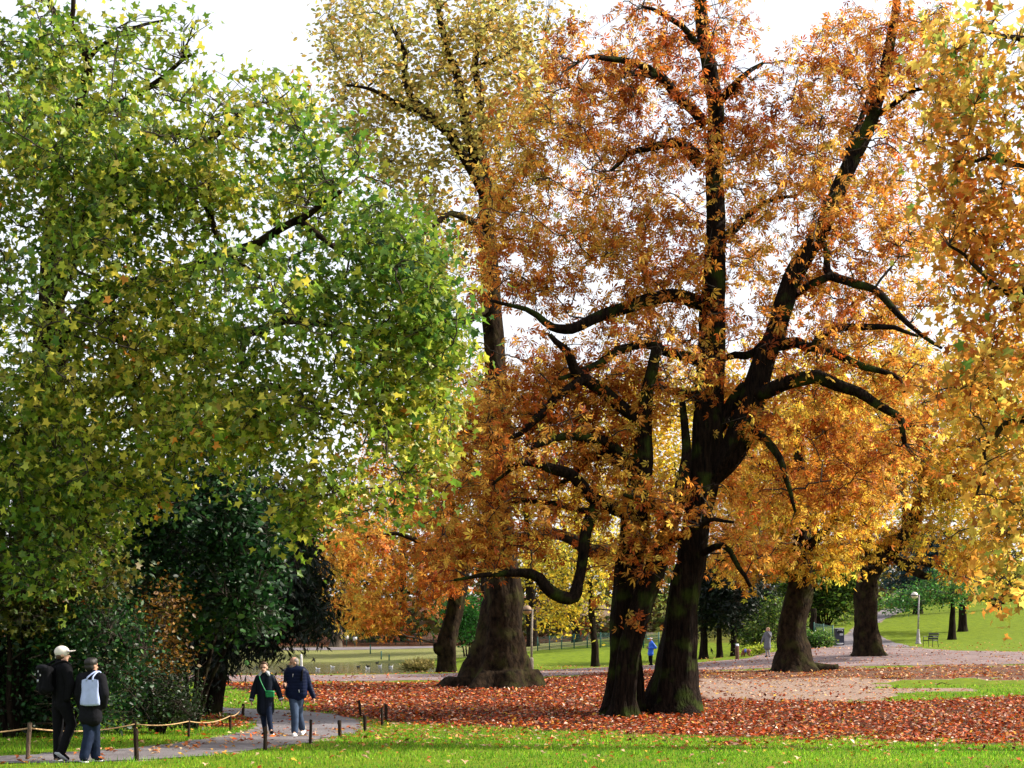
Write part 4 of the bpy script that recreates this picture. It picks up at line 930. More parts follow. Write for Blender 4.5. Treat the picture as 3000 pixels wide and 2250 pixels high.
bg_tree('slim_tree', 'slim leaning dark trunk with yellow leaves on the grass behind the twin stems', 1745, 1953, 24, [(1690, 1720, 110, 110), (1620, 1640, 120, 90), (1770, 1600, 100, 120), (1620, 1790, 70, 60)], 900, PAL_YELLOW, lean=-30, size=.24, top=1500)
bg_tree('pond_tree', 'yellow tree with pale trunk on the far bank of the pond', 985, 1893, 32, [(960, 1680, 130, 110), (1060, 1600, 130, 130), (900, 1560, 110, 130), (1000, 1800, 100, 45)], 800, PAL_CHEST_Y, lean=40, size=.42, bark=TWIG_L)
bg_tree('ivy_tree', 'dark ivy clad trunk behind the globe lamp', 1562, 1893, 34, [(1600, 1480, 170, 170), (1480, 1420, 150, 150), (1580, 1640, 110, 80)], 900, PAL_YELLOW, lean=-25, size=.34)
golden = [(1180, 1890, 200, [(1180, 1380, 200, 170), (1080, 1500, 150, 120)], PAL_CHEST_Y, 'golden orange tree rising over the stocky trunk by the pond'),
          (1420, 1885, 180, [(1400, 1300, 210, 190), (1380, 1130, 150, 130)], PAL_YELLOW, 'yellow tree standing behind the giant plane'),
          (1690, 1890, 165, [(1690, 1260, 190, 190), (1700, 1460, 170, 100)], PAL_YELLOW, 'bright yellow tree seen between the plane and the twin stems'),
          (1880, 1885, 150, [(1900, 1250, 190, 200), (1960, 1430, 150, 110)], PAL_YELLOW, 'bright yellow tree filling the gap behind the leaning stems'),
          (2170, 1880, 130, [(2160, 1200, 210, 200), (2180, 1400, 210, 140)], PAL_YELLOW, 'broad golden tree behind the great leaning stem'),
          (2390, 1850, 140, [(2420, 1180, 210, 200), (2420, 1400, 200, 150)], PAL_YELLOW, 'lemon yellow tree above the hedge and stump'),
          (2650, 1800, 160, [(2680, 1200, 210, 220), (2700, 1420, 200, 130)], PAL_YELLOW, 'golden tree at the top of the asphalt path'),
          (2920, 1800, 150, [(2930, 1150, 220, 260), (2920, 1430, 200, 150)], PAL_CHEST_Y, 'orange gold tree at the back of the bright lawn')]
for px, py, Y, bl, pal, lab in golden:
    bg_tree('golden_tree', lab, px, py, 26, bl, 1250, pal, size=.40, Y=Y, per=6, gap=-.15, jitter=.6)
bg_tree('lawn_tree', 'young straight tree with low green branches beside the bench', 2790, 1874, 21, [(2700, 1745, 110, 38), (2800, 1715, 110, 60), (2620, 1765, 60, 25)], 800, [('2a5a2a', 2), ('3f7030', 3), ('6a8a34', 2), ('93a03a', 1)], size=.20, per=6, mat=LEAF_G, n_sec=70, jitter=.25)
bg_tree('lawn_tree', 'thick dark trunk standing just behind the young straight tree', 2820, 1850, 26, [(2850, 1690, 100, 60), (2900, 1650, 90, 60)], 500, PAL_YELLOW, size=.25)
for q, (px, py, w, lab) in enumerate([(2062, 1930, 24, 'dark conifer trunk nearest the great leaning chestnut'), (2108, 1926, 18, 'slim dark conifer trunk standing between two others'), (2150, 1922, 18, 'dark conifer trunk right behind the short marker post')]):
    bg_tree('conifer_tree', lab, px, py, w, [(px + 20, 1800, 80, 60), (px + 60, 1740, 90, 70), (px, 1680, 70, 90)], 700, PAL_YEW, templ='spray', size=.42, mat=LEAF_D, n_sec=60, jitter=.35, k=.9)
bg_tree('cedar_tree', 'blue grey cedar with drooping boughs behind the globe lamp on the lawn', 2690, 1790, 24, [(2690, 1670, 110, 40), (2640, 1710, 80, 28), (2760, 1640, 100, 60), (2700, 1600, 90, 60)], 900, PAL_CEDAR, templ='spray', size=.5, mat=LEAF_D, n_sec=60, jitter=.4, k=1.3, Y=150)

# hedges and bushes in the distance
hedge = 'bushes beyond the paths'
shrub('hedge_bush', 'bright green bush between the stocky trunk and the giant plane', 'bush', 1370, 1890, 150, B([(1370, 1810, 60, 70), (1330, 1780, 60, 60)], 150, 2), 500, 6, 'oval', .35, [('2a5a24', 2), ('3f7a30', 3), ('6a9038', 1)], LEAF_G, stems=4, h_px=80, w_px=5, spread=40, jitter=.4, n_sec=30, group=hedge)
shrub('hedge_bush', 'pale olive bush behind the woman in the grey coat', 'bush', 2235, 1890, 108, B([(2230, 1850, 55, 40), (2190, 1870, 40, 25), (2265, 1800, 40, 50)], 109, 1.2), 500, 6, 'oval', .2, PAL_HEDGE, LEAF_G, stems=4, h_px=60, w_px=5, spread=40, jitter=.3, n_sec=30, group=hedge)
shrub('hedge_bush', 'low green ground plants beside the litter bin', 'bush', 2390, 1885, 106, B([(2390, 1872, 55, 22), (2340, 1862, 30, 22), (2425, 1880, 25, 12)], 106, 1.2), 600, 6, 'oval', .16, [('24401a', 2), ('35581f', 2), ('50702a', 2), ('7a8a34', 1)], LEAF_G, stems=5, h_px=24, w_px=3, spread=40, jitter=.15, n_sec=30, group=hedge)
shrub('hedge_bush', 'tall mixed hedge behind the stump', 'bush', 2420, 1830, 140, B([(2420, 1760, 120, 60), (2340, 1720, 100, 90), (2480, 1700, 90, 80)], 140, 2.5), 1300, 6, 'oval', .34, PAL_HEDGE, LEAF, stems=6, h_px=120, w_px=5, spread=90, jitter=.4, n_sec=50, group=hedge)
shrub('hedge_bush', 'dark bushes at the top of the bright lawn', 'bush', 2930, 1770, 165, B([(2930, 1700, 130, 55), (2850, 1720, 80, 40)], 165, 2.5), 800, 6, 'oval', .4, PAL_WOOD, LEAF, stems=6, h_px=70, w_px=5, spread=90, jitter=.4, n_sec=40, group=hedge)
shrub('hedge_bush', 'low bright yellow green plants behind the sniffing dog', 'bush', 2205, 1912, 100, B([(2205, 1905, 35, 8), (2240, 1903, 25, 12), (2170, 1915, 18, 6)], 101, .8), 300, 6, 'oval', .12, [('6f8a1f', 2), ('93a32a', 3), ('b5b838', 2)], LEAF_G, stems=4, h_px=8, w_px=2, spread=30, jitter=.1, n_sec=20, group=hedge)
shrub('reed_clump', 'pale dry reeds at the water edge beside the stocky trunk', 'reeds', 1225, 1972, 92, B([(1225, 1958, 45, 14)], 92, .8), 260, 6, 'spray', .28, [('6a6238', 2), ('857a4a', 2), ('4f5a2c', 1)], LEAF, stems=8, h_px=22, w_px=2, spread=40, jitter=.12, n_sec=20, droop=-.8)

def far_wood():
    n = 40000
    bl = [(x, 1690 + 40 * math.sin(x * .013), 215 + 18 * math.sin(x * .021), 170, 130 + 50 * math.sin(x * .017), 9) for x in range(-400, 3500, 130)]
    bl += [(x, 1835 + 15 * math.sin(x * .019), 192 + 8 * math.sin(x * .03), 110, 42 + 14 * math.sin(x * .023), 5, 1.6) for x in range(-300, 1900, 95)]
    bl = [b if len(b) == 7 else b + (1.0,) for b in bl]
    P = ellipsoid_points(bl, n, 2.6)
    P = P[P[:, 2] > ground_z(P[:, 0], P[:, 1]) - .2]; n = len(P)
    D, N = leaf_frames(n, .3, .5)
    C = pal_colors(n, PAL_WOOD, .55, np.clip(.5 + .8 * snoise(P, 9), 0, 1))
    V, F, CC = leaf_cloud(P, D, N, rng.uniform(.6, 1.1, n), C, 'oval')
    o = link_mesh('far_woodland', np_mesh('far_woodland', V, F, False, CC), LEAF)
    tag(o, 'brown and green woodland closing the view behind pond and lawn', 'woodland', kind='stuff')
far_wood()

# ------------------------------------------------------------------ fallen leaves and grass
PAL_LITTER = [('3f170c', 2), ('6a260e', 2.6), ('8f3510', 3), ('aa4614', 3), ('ba5c20', 2.2), ('bd7c40', 1.2), ('c49a80', 1.2), ('d2b8a4', .6), ('c8962f', .5)]
PAL_FALL_Y = [('7a3a1a', 1), ('a35a2a', 2), ('b98550', 2), ('c9a582', 1.5), ('c99a3a', 1.5)]
def litter():
    n = 460000
    y = np.sqrt(rng.uniform(22 ** 2, 112 ** 2, n)); x = rng.uniform(-.36, .38, n) * y + rng.uniform(-3, 4, n)
    z = ground_z(x, y); P = np.column_stack([x, y, z]); r = region(P)
    cl = .5 + .5 * snoise(P * np.array([1, 1, 0]), 1.1)
    pr = np.choose(r, [0.009 + .022 * (cl > .62), .45 + .6 * cl, .15 + .38 * (cl > .5), .09 + .12 * (cl > .55), .035 + .11 * (cl > .62)])
    px, py = to_px(P)
    pr = np.where((r == 0) & (y > 36) & (y < 62), pr + .05, pr)
    pr = np.where((py > 2110) & (py < 2195) & (px > 1000) & (r == 0), np.maximum(pr, .40 * np.clip(1 - (py - 2115 - (px - 1000) * .012) / 85, 0, 1) ** 1.6 + .016), pr)
    keep = (rng.uniform(0, 1, n) < pr) & ~in_poly(x, y, POND)
    P = P[keep]; r = r[keep]; n = len(P)
    D = rng.normal(size=(n, 3)); D[:, 2] *= .25; D = unit(D)
    N = rng.normal(size=(n, 3)) * .55; N[:, 2] = 1; N = unit(N - D * (N * D).sum(1)[:, None])
    C = pal_colors(n, PAL_LITTER, 1.12, None)
    yl = (r != 1) & (rng.uniform(0, 1, n) < .55); C[yl] = pal_colors(int(yl.sum()), PAL_FALL_Y)
    S = rng.uniform(.085, .165, n)
    P[:, 2] += .02 + rng.uniform(0, .05, n) * (r == 1)
    # the nearest ones in view are things of their own
    px, py = to_px(P); vis = (px > 5) & (px < 2995) & (py < 2246) & (P[:, 1] < 60) & ((r == 0) | (r == 4))
    top = np.argsort(np.where(vis, P[:, 1], 1e9))[:280]
    keep = np.ones(n, bool); keep[top] = False
    V, F, CC = leaf_cloud(P[keep], D[keep], N[keep], S[keep], C[keep], 'oval')
    o = link_mesh('leaf_litter', np_mesh('leaf_litter', V, F, False, CC), LEAF_L)
    tag(o, 'thick carpet of red brown fallen leaves under the chestnuts', 'fallen leaves', kind='stuff')
    V0, F0 = TEMPL['plane']; ms = []
    for q in range(12):
        me = np_mesh('fallen_leaf', V0 * np.array([1, 1, 1.4]), F0, False, np.repeat(pal_colors(1, PAL_FALL_Y), len(V0), 0)); me.materials.append(LEAF_L); ms.append(me)
    for q, t in enumerate(top):
        o = bpy.data.objects.new('fallen_leaf', ms[q % 12]); COL.objects.link(o)
        s_ = random.uniform(.07, .125)
        nn = N[t] * .4 + np.array([0, 0, 1]); nn /= np.linalg.norm(nn); d = D[t] - nn * (D[t] @ nn); d /= np.linalg.norm(d)
        M = np.eye(4); M[:3, 0] = d * s_; M[:3, 1] = np.cross(nn, d) * s_; M[:3, 2] = nn * s_; M[:3, 3] = P[t] + np.array([0, 0, .02 if r[t] == 4 else .045])
        o.matrix_basis = Matrix(M.tolist())
        if r[t] == 4: tag(o, 'single dry leaf lying on the grey gravel path', 'fallen leaf', 'single fallen leaves on the gravel path')
        else: tag(o, 'single dry leaf lying on the green grass', 'fallen leaf', 'single fallen leaves on the grass')
LEAF_L = leaf_mat('leaf_fallen', 0.15, 0.6, 0.25)
litter()

def grass():
    n = 200000
    y = np.sqrt(rng.uniform(22.5 ** 2, 66 ** 2, n)); x = rng.uniform(-.345, .345, n) * y
    keep = rng.uniform(0, 1, n) < np.clip((29 / y) ** 1.5, 0, 1); x, y = x[keep], y[keep]
    z = ground_z(x, y); P = np.column_stack([x, y, z]); r = region(P); px, py = to_px(P)
    P = P[(r == 0) | ((r == 1) & (rng.uniform(0, 1, len(P)) < .05))]; n = len(P)
    D = rng.normal(size=(n, 3)) * .5; D[:, 2] = 1; D = unit(D)
    side = unit(np.column_stack([rng.normal(size=n), rng.normal(size=n), np.zeros(n)]))
    cl = snoise(P * np.array([1, 1, 0]), 1.0)
    H = (.055 + .03 * cl) * rng.uniform(.6, 1.5, n) * (1 + .010 * (P[:, 1] - 27)); Wd = rng.uniform(.007, .013, n) * (1 + .03 * (P[:, 1] - 27))
    V = np.stack([P - side * Wd[:, None], P + side * Wd[:, None], P + D * H[:, None]], 1)
    V[:, :2, 2] -= .01
    C = pal_colors(n, [('3c6a14', 2), ('4f8216', 3), ('669420', 3), ('86a62c', 2), ('a8b048', 1), ('a89a50', .4)], 1.0, np.clip(.5 + .6 * snoise(P * np.array([1, 1, 0]), 3.2), 0, 1))
    F = np.arange(3 * n).reshape(-1, 3)
    o = link_mesh('grass', np_mesh('grass', V.reshape(-1, 3), F, False, np.repeat(C, 3, 0)), GRASS)
    tag(o, 'short bright green lawn grass', 'grass', kind='stuff')
grass()



# ------------------------------------------------------------------ people, dog, bags
def remesh(mb, name, mat, parent, voxel=0.012, smooth=6, decim=1.0, offset=None):
    V, F = mb.arrays()
    me = np_mesh(name + '_tmp', V, F)
    o = bpy.data.objects.new(name + '_tmp', me); COL.objects.link(o)
    m = o.modifiers.new('r', 'REMESH'); m.mode = 'VOXEL'; m.voxel_size = voxel; m.use_smooth_shade = True
    m = o.modifiers.new('s', 'SMOOTH'); m.factor = 0.5; m.iterations = smooth
    if decim < 1: m = o.modifiers.new('d', 'DECIMATE'); m.ratio = decim
    dg = bpy.context.evaluated_depsgraph_get(); dg.update()
    ev = bpy.data.meshes.new_from_object(o.evaluated_get(dg))
    bpy.data.objects.remove(o); bpy.data.meshes.remove(me)
    ev.name = name; ev.materials.clear()
    for p in ev.polygons: p.use_smooth = True
    return link_mesh(name, ev, mat, parent)

SKIN = plain('skin', (0.50, 0.29, 0.21), 0.55, var=0.08, scale=20)
SKIN2 = plain('skin_tan', (0.42, 0.23, 0.16), 0.55, var=0.08, scale=20)
HAIR_B = plain('hair_black', (0.012, 0.010, 0.010), 0.5, var=.3, scale=60, bump=.3)
HAIR_BR = plain('hair_brown', (0.07, 0.038, 0.022), 0.5, var=.3, scale=60, bump=.3)
HAIR_G = plain('hair_grey', (0.20, 0.17, 0.16), 0.6, var=.3, scale=60, bump=.3)
HAIR_L = plain('hair_light', (0.24, 0.13, 0.06), 0.5, var=.3, scale=60, bump=.3)
BLACK = plain('cloth_black', (0.0045, 0.0045, 0.006), 0.9, spec=0.08, var=.25, scale=25, bump=.2)
COAL = plain('cloth_coal', (0.009, 0.009, 0.012), 0.9, spec=0.08, var=.25, scale=25, bump=.2)
NAVY = plain('coat_navy', (0.006, 0.009, 0.018), 0.5, spec=0.08, var=.25, scale=14, bump=.15)
PUFF = plain('puffer_navy', (0.004, 0.008, 0.030), 0.5, spec=0.08, var=.2, scale=14, bump=.1)
DENIM_D = plain('denim_dark', (0.012, 0.019, 0.042), 0.85, spec=0.08, var=.3, scale=12, bump=.2)
DENIM = plain('denim', (0.045, 0.066, 0.115), 0.85, spec=0.08, var=.3, scale=9, bump=.2)
CREAM = plain('cap_cream', (0.62, 0.56, 0.52), 0.8, var=.06, scale=20)
WHITE = plain('white_rubber', (0.72, 0.72, 0.72), 0.5, var=.06, scale=20)
TOTE = plain('tote_cotton_in_shade', (0.36, 0.42, 0.66), 0.85, var=.1, scale=9, bump=.4)  # bluish cast of the shade is put into the cotton colour
GREENB = plain('green_leather', (0.006, 0.22, 0.06), 0.4, var=.12, scale=20)
BLUEJ = plain('blue_jacket', (0.012, 0.10, 0.55), 0.5, var=.12, scale=12, bump=.15)
CYAN = plain('visor_cyan', (0.04, 0.42, 0.66), 0.4, var=.05)
GREYC = plain('grey_wool', (0.15, 0.15, 0.175), 0.9, spec=0.08, var=.15, scale=14, bump=.2)
GREYL = plain('grey_knit', (0.26, 0.25, 0.28), 0.9, var=.15, scale=20)
LINING = plain('grey_lining', (0.36, 0.38, 0.42), 0.8, var=.1)
DARKEYE = plain('eye', (0.02, 0.014, 0.01), 0.3, var=.1)
LIP = plain('lip', (0.36, 0.13, 0.11), 0.5, var=.1)
METAL = plain('buckle_metal', (0.6, 0.6, 0.62), 0.3, metal=.9, var=.05)

def lp(org, s, k):
    """maker of local points: zoomed pixel (x,y) and depth d -> metres"""
    def f(x, y, d=0.0): return np.array([(x - org[0]) / s, d, (org[1] - y) / s])
    return f
def yawrot(a):      # a: direction the face looks at, angle from +X towards +Y
    c, s_ = math.cos(a), math.sin(a)
    return np.array([[c, -s_, 0], [s_, c, 0], [0, 0, 1]])
def hand(mb, w, d, side, r=.009, size=1.0, curl=.5):
    """palm and five fingers from wrist w along direction d; side: direction of the thumb"""
    d = d / np.linalg.norm(d); side = side - d * (side @ d); side = side / np.linalg.norm(side); n = np.cross(d, side)
    k = size
    for u in (-.028, 0, .028): mb.capsule(w + side * u * k * .7, w + d * .085 * k + side * u * k, .016 * k, .013 * k, 8)
    for q, (u, L) in enumerate([(.030, .068), (.010, .078), (-.010, .072), (-.030, .056)]):
        a = w + d * .088 * k + side * u * k; b = a + (d * .85 + n * curl * .5) * L * .55 * k; c = b + (d * (1 - curl) + n * curl) * L * .5 * k
        mb.capsule(a, b, r * k, r * .9 * k, 7); mb.capsule(b, c, r * .9 * k, r * .75 * k, 7)
    a = w + d * .03 * k + side * .035 * k; b = a + (d * .6 + side * .7) * .036 * k; c = b + (d * .95 + side * .1 + n * curl * .4) * .032 * k
    mb.capsule(a, b, .012 * k, .010 * k, 7); mb.capsule(b, c, .010 * k, .008 * k, 7)

def person(name, label, group, base, J, yaw, skin, garments, hair, shoe, hscale=1.0, vox=.011, hands=('L', 'R'), extra=None, decim=.5):
    """J: joints in local metres. garments: list of (part name, material, list of (a, b, ra, rb) capsules, voxel)"""
    root = empty(name, base); tag(root, label, 'person', group)
    R = yawrot(yaw); H = J['head']; hs = hscale
    mb = MB()
    mb.sphere(H + R @ np.array([-.008, 0, .028]) * hs, 1, 16, 12, (.098 * hs, .078 * hs, .10 * hs), R)          # skull
    mb.sphere(H + R @ np.array([.030, 0, -.048]) * hs, 1, 14, 10, (.062 * hs, .056 * hs, .070 * hs), R)          # face and jaw
    mb.sphere(H + R @ np.array([.062, 0, -.098]) * hs, 1, 10, 8, (.024 * hs, .030 * hs, .020 * hs), R)            # chin
    mb.capsule(H + R @ np.array([.086, 0, .005]) * hs, H + R @ np.array([.112, 0, -.034]) * hs, .010 * hs, .016 * hs, 8)   # nose
    for s_ in (-1, 1):
        mb.sphere(H + R @ np.array([-.005, .078 * s_, -.012]) * hs, 1, 10, 8, (.026 * hs, .012 * hs, .034 * hs), R)  # ears
        mb.capsule(H + R @ np.array([.082, .012 * s_, .022]) * hs, H + R @ np.array([.070, .046 * s_, .022]) * hs, .013 * hs, .012 * hs, 8)  # brow
    mb.capsule(J['neck'], H + R @ np.array([-.01, 0, -.05]) * hs, .062 * hs, .054 * hs)
    mb.capsule(J['neck'] - np.array([0, 0, .04]), J['pelvis'], .06, .06)
    for s_ in 'LR':
        sh, el, wr = J['sh' + s_], J['el' + s_], J['wr' + s_]
        mb.capsule(J['neck'], sh, .045, .040); mb.capsule(sh, el, .036, .032); mb.capsule(el, wr, .032, .026)
        hp, kn, an, to = J['hip' + s_], J['kn' + s_], J['an' + s_], J['toe' + s_]
        mb.capsule(J['pelvis'], hp, .06, .06); mb.capsule(hp, kn, .06, .042); mb.capsule(kn, an, .040, .034); mb.capsule(an, to, .036, .026)
        if s_ in hands:
            hd = J.get('hd' + s_, wr - el); sd = J.get('ht' + s_, np.array([0, -1.0, .2]))
            hand(mb, wr + hd / np.linalg.norm(hd) * .015, hd, sd, curl=J.get('curl' + s_, .45))
    body = remesh(mb, 'body', skin, root, vox, 3, decim)
    e = MB()
    for s_ in (-1, 1): e.sphere(H + R @ np.array([.079, .031 * s_, .002]) * hs, .012 * hs, 8, 6)
    e.build('eyes', DARKEYE, root)
    l = MB(); l.capsule(H + R @ np.array([.088, -.020, -.066]) * hs, H + R @ np.array([.088, .020, -.066]) * hs, .007 * hs, .007 * hs, 6); l.build('mouth', LIP, root)
    for gname, mat, caps, vx in garments:
        m = MB()
        for c in caps:
            if len(c) == 3: m.sphere(c[0], 1, 14, 10, c[1], c[2])
            else: m.capsule(c[0], c[1], c[2], c[3], 14)
        remesh(m, gname, mat, root, vx, 4, .6)
    hname, hm, hcaps = hair
    if hcaps:
        m = MB()
        for off, sz in hcaps: m.sphere(H + R @ np.array(off) * hs, 1, 14, 10, tuple(v * hs for v in sz), R)
        remesh(m, hname, hm, root, .010, 2, .6)
    for s_ in 'LR':
        an, to = J['an' + s_], J['toe' + s_]; d = to - an; dn = d / np.linalg.norm(d)
        heel = J.get('heel' + s_, np.array([an[0] - dn[0] * .05, an[1] - dn[1] * .05, an[2] - .06]))
        m = MB(); up_mat, sole_mat = shoe
        m.capsule(heel + np.array([0, 0, .02]), to + np.array([0, 0, .01]), .042, .040, 12); m.capsule(an + np.array([0, 0, .0]), heel * .5 + to * .5 + np.array([0, 0, .015]), .046, .040, 12)
        sh = remesh(m, 'shoe', up_mat, root, .010, 3, .6)
        if sole_mat is not None:
            m = MB(); f = to - heel; f = f / np.linalg.norm(f); sd = np.cross(f, np.array([0, 0, 1.0])); sd /= np.linalg.norm(sd) + 1e-9; upv = np.cross(sd, f)
            Rm = np.column_stack([f, sd, upv])
            m.box((heel + to) * .5 - upv * .022 + f * .0, (np.linalg.norm(to - heel) + .075, .092, .026), rot=Rm)
            m.build('sole', sole_mat, sh, smooth=False)
    if extra: extra(root, J, R)
    return root

def limb_caps(J, s_, r=(.075, .06, .05), arm=True):
    if arm: return [(J['sh' + s_], J['el' + s_], r[0], r[1]), (J['el' + s_], J['wr' + s_], r[1], r[2])]
    return [(J['hip' + s_], J['kn' + s_], r[0], r[1]), (J['kn' + s_], J['an' + s_], r[1], r[2])]
def torso_caps(J, top=.105, bot=.115, wide=.5, hem=None, hemr=None):
    out = []
    for s_ in 'LR':
        a = J['neck'] * (1 - wide) + J['sh' + s_] * wide - np.array([0, 0, .06]); b = J['pelvis'] * .3 + J['hip' + s_] * .7
        out.append((a, b, top, bot))
        if hem is not None: out.append((b, J['pelvis'] * .25 + J['hip' + s_] * .75 + hem, bot, hemr))
        out.append((J['neck'] - np.array([0, 0, .02]), J['sh' + s_], .07, .072))
    out.append((J['neck'] - np.array([0, 0, .07]), J['neck'] + np.array([0, 0, .03]), .082, .072))
    return out
def trouser_caps(J, r=(.10, .072, .062)):
    out = []
    for s_ in 'LR':
        out += [(J['pelvis'], J['hip' + s_], .115, .10)] + limb_caps(J, s_, r, False)
    return out

# --- man with white cap
g1 = hit(166, 2231)
f1 = lp((290, 1622), 834, 1)
J = dict(head=f1(368, 222, 0), neck=f1(335, 335, 0), pelvis=f1(348, 860, 0), shR=f1(445, 400, -.14), shL=f1(248, 400, .14), elR=f1(505, 600, -.17), wrR=f1(470, 790, -.17), elL=f1(215, 610, .2), wrL=f1(262, 790, .15),
         hipR=f1(405, 885, -.06), hipL=f1(298, 885, .06), knR=f1(490, 1130, -.02), anR=f1(378, 1478, -.10), knL=f1(290, 1240, .08), anL=f1(285, 1545, .08), toeL=f1(310, 1598, .24), heelR=f1(352, 1500, -.16), toeR=f1(432, 1594, -.02), heelL=f1(276, 1600, .04))
tc_ = torso_caps(J, .105, .112, .5)
cap_rot = yawrot(math.radians(12))
def x1(root, J, R):
    H = J['head']; m = MB()
    m.sphere(H + R @ np.array([-.012, 0, .045]), 1, 18, 12, (.118, .094, .098), R)
    c = remesh(m, 'cap', CREAM, root, .010, 2)
    m = MB(); u = np.linspace(-1, 1, 9); P = []
    for t in u: P += [H + R @ np.array([.085 - .02 * t * t, .078 * t, .055 - .012 * t * t]), H + R @ np.array([.20 - .075 * t * t, .082 * t, .062 - .022 * t * t])]
    P = np.array(P); T = P + np.array([0, 0, .010])
    V = np.concatenate([P, T]); n = len(P); F = []
    for k in range(8): F += [(2 * k, 2 * k + 1, 2 * k + 3, 2 * k + 2), (n + 2 * k, n + 2 * k + 2, n + 2 * k + 3, n + 2 * k + 1), (2 * k + 1, n + 2 * k + 1, n + 2 * k + 3, 2 * k + 3)]
    m.add(V, None, F); m.build('brim', CREAM, c)
person('person', 'man in white cap and black clothes with backpack walking away along the path', None, g1, J, math.radians(14), SKIN,
       [('jacket', BLACK, tc_ + limb_caps(J, 'R', (.082, .072, .052)) + limb_caps(J, 'L', (.082, .072, .052)), .014), ('trousers', BLACK, trouser_caps(J, (.105, .08, .07)), .013)],
       ('hair', HAIR_BR, [((-.03, 0, -.02), (.08, .082, .07))]), (BLACK, LINING), extra=x1, hands=(), vox=.012)
bk = empty('backpack', g1 + f1(200, 720, 0)); tag(bk, 'black backpack with small white patch worn by the man in the cap', 'backpack')
o0 = f1(200, 720, 0)
back = np.array([-.75, -.62, 0]); back /= np.linalg.norm(back); sidev = np.array([.62, -.75, 0]); sidev /= np.linalg.norm(sidev)
Rb = np.column_stack([sidev, back, np.array([0, 0, 1.0])])
cB = f1(262, 545, 0) + back * .17
m = MB()
for sx in (-1, 1):
    for sz in (-1, 1): m.capsule(cB - o0 + Rb @ np.array([.10 * sx, -.05, .15 * sz]), cB - o0 + Rb @ np.array([.10 * sx, .04, .14 * sz]), .065, .055)
    m.capsule(cB - o0 + Rb @ np.array([.10 * sx, 0, -.15]), cB - o0 + Rb @ np.array([.10 * sx, 0, .15]), .075, .07)
m.capsule(cB - o0 + Rb @ np.array([0, 0, -.15]), cB - o0 + Rb @ np.array([0, 0, .15]), .10, .09)
remesh(m, 'pack_body', BLACK, bk, .014, 4, .6)
m = MB(); m.sphere(cB - o0 + Rb @ np.array([0, .035, .185]), 1, 14, 8, (.155, .085, .055), Rb); remesh(m, 'flap', COAL, bk, .012, 3, .6)
m = MB(); m.box(cB - o0 + Rb @ np.array([0, .108, -.02]), (.048, .01, .04), rot=Rb); m.build('patch', LINING, bk, False)
for u, w in ((-.09, .08), (0.02, .13), (.10, .07)):
    m = MB(); c = cB - o0 + Rb @ np.array([u, .112, w]); a = np.linspace(0, 2 * math.pi, 9)
    m.tube([c + Rb @ np.array([.013 * math.cos(t), 0, .016 * math.sin(t)]) for t in a], .004, 5); m.build('buckle', METAL, bk)
for s_ in 'LR':
    m = MB(); sh = J['sh' + s_]; t0 = f1(335, 335, 0) * .35 + sh * .65 + np.array([0, 0, .05])
    P = catmull([cB + Rb @ np.array([.08 * (1 if s_ == 'R' else -1), -.02, .17]), t0 + back * .06 + np.array([0, 0, .03]), t0 - back * .08, t0 - back * .13 - np.array([0, 0, .15]), t0 - back * .06 - np.array([0, 0, .33])], 14) - o0
    m.tube(P, .018, 6); m.build('strap', BLACK, bk)

# --- man with pale tote bag
g2 = hit(262, 2233)
f2 = lp((745, 1622), 810, 1)
J = dict(head=f2(775, 400, .0), neck=f2(770, 500, 0), pelvis=f2(760, 960, 0), shR=f2(905, 560, -.08), shL=f2(632, 560, .08), elR=f2(955, 750, -.12), wrR=f2(930, 900, -.02), elL=f2(580, 750, .08), wrL=f2(610, 920, .14),
         hipR=f2(812, 980, -.03), hipL=f2(706, 980, .03), knR=f2(790, 1270, .10), anR=f2(785, 1540, .18), knL=f2(735, 1270, .02), anL=f2(690, 1545, -.06), toeL=f2(650, 1596, .03), toeR=f2(845, 1602, .16), heelR=f2(790, 1600, .24), heelL=f2(712, 1598, -.10))
person('person', 'dark haired man in charcoal jacket and navy trousers walking away beside the capped man', None, g2, J, math.radians(52), SKIN2,
       [('jacket', COAL, torso_caps(J, .12, .135, .55, np.array([0, 0, -.10]), .145) + limb_caps(J, 'R', (.09, .08, .062)) + limb_caps(J, 'L', (.09, .08, .062)), .014), ('trousers', DENIM_D, trouser_caps(J, (.10, .088, .08)), .013)],
       ('hair', HAIR_B, [((-.022, 0, .045), (.108, .094, .085)), ((-.05, 0, -.02), (.07, .082, .075)), ((.03, 0, .085), (.07, .07, .045))]), (NAVY, WHITE), hands=(), vox=.012)
o0 = f2(830, 890, 0); tb = empty('tote_bag', g2 + o0); tag(tb, 'pale cotton tote bag coloured bluish as in shade on the back of the man in charcoal', 'bag')
bk2 = np.array([-.30, -.95, 0]); sd2 = np.array([.95, -.30, 0]); R2 = np.column_stack([sd2, bk2, [0, 0, 1.0]]); c2 = f2(832, 735, 0) + bk2 * .185 - o0
m = MB(); nx_, nz_ = 12, 12; V = []; 
for side in (1, -1):
    for iz in range(nz_ + 1):
        for ix in range(nx_ + 1):
            u = ix / nx_ * 2 - 1; w = iz / nz_
            wd = .168 - .030 * w + .006 * math.sin(w * 9)
            th = (.045 * (1 - w) ** .7 + .008) * math.sqrt(max(0, 1 - u * u * .96)) + .010 * math.sin(u * 5 + w * 2) * w * (1 - abs(u))
            zz = (w - .5) * .385 - .016 * (1 - u * u) * (1 - w) + (.018 * math.sin(u * 3.1) ** 2 * w)
            V.append(c2 + R2 @ np.array([u * wd, side * max(th, .004), zz]))
F = []; st = (nx_ + 1) * (nz_ + 1)
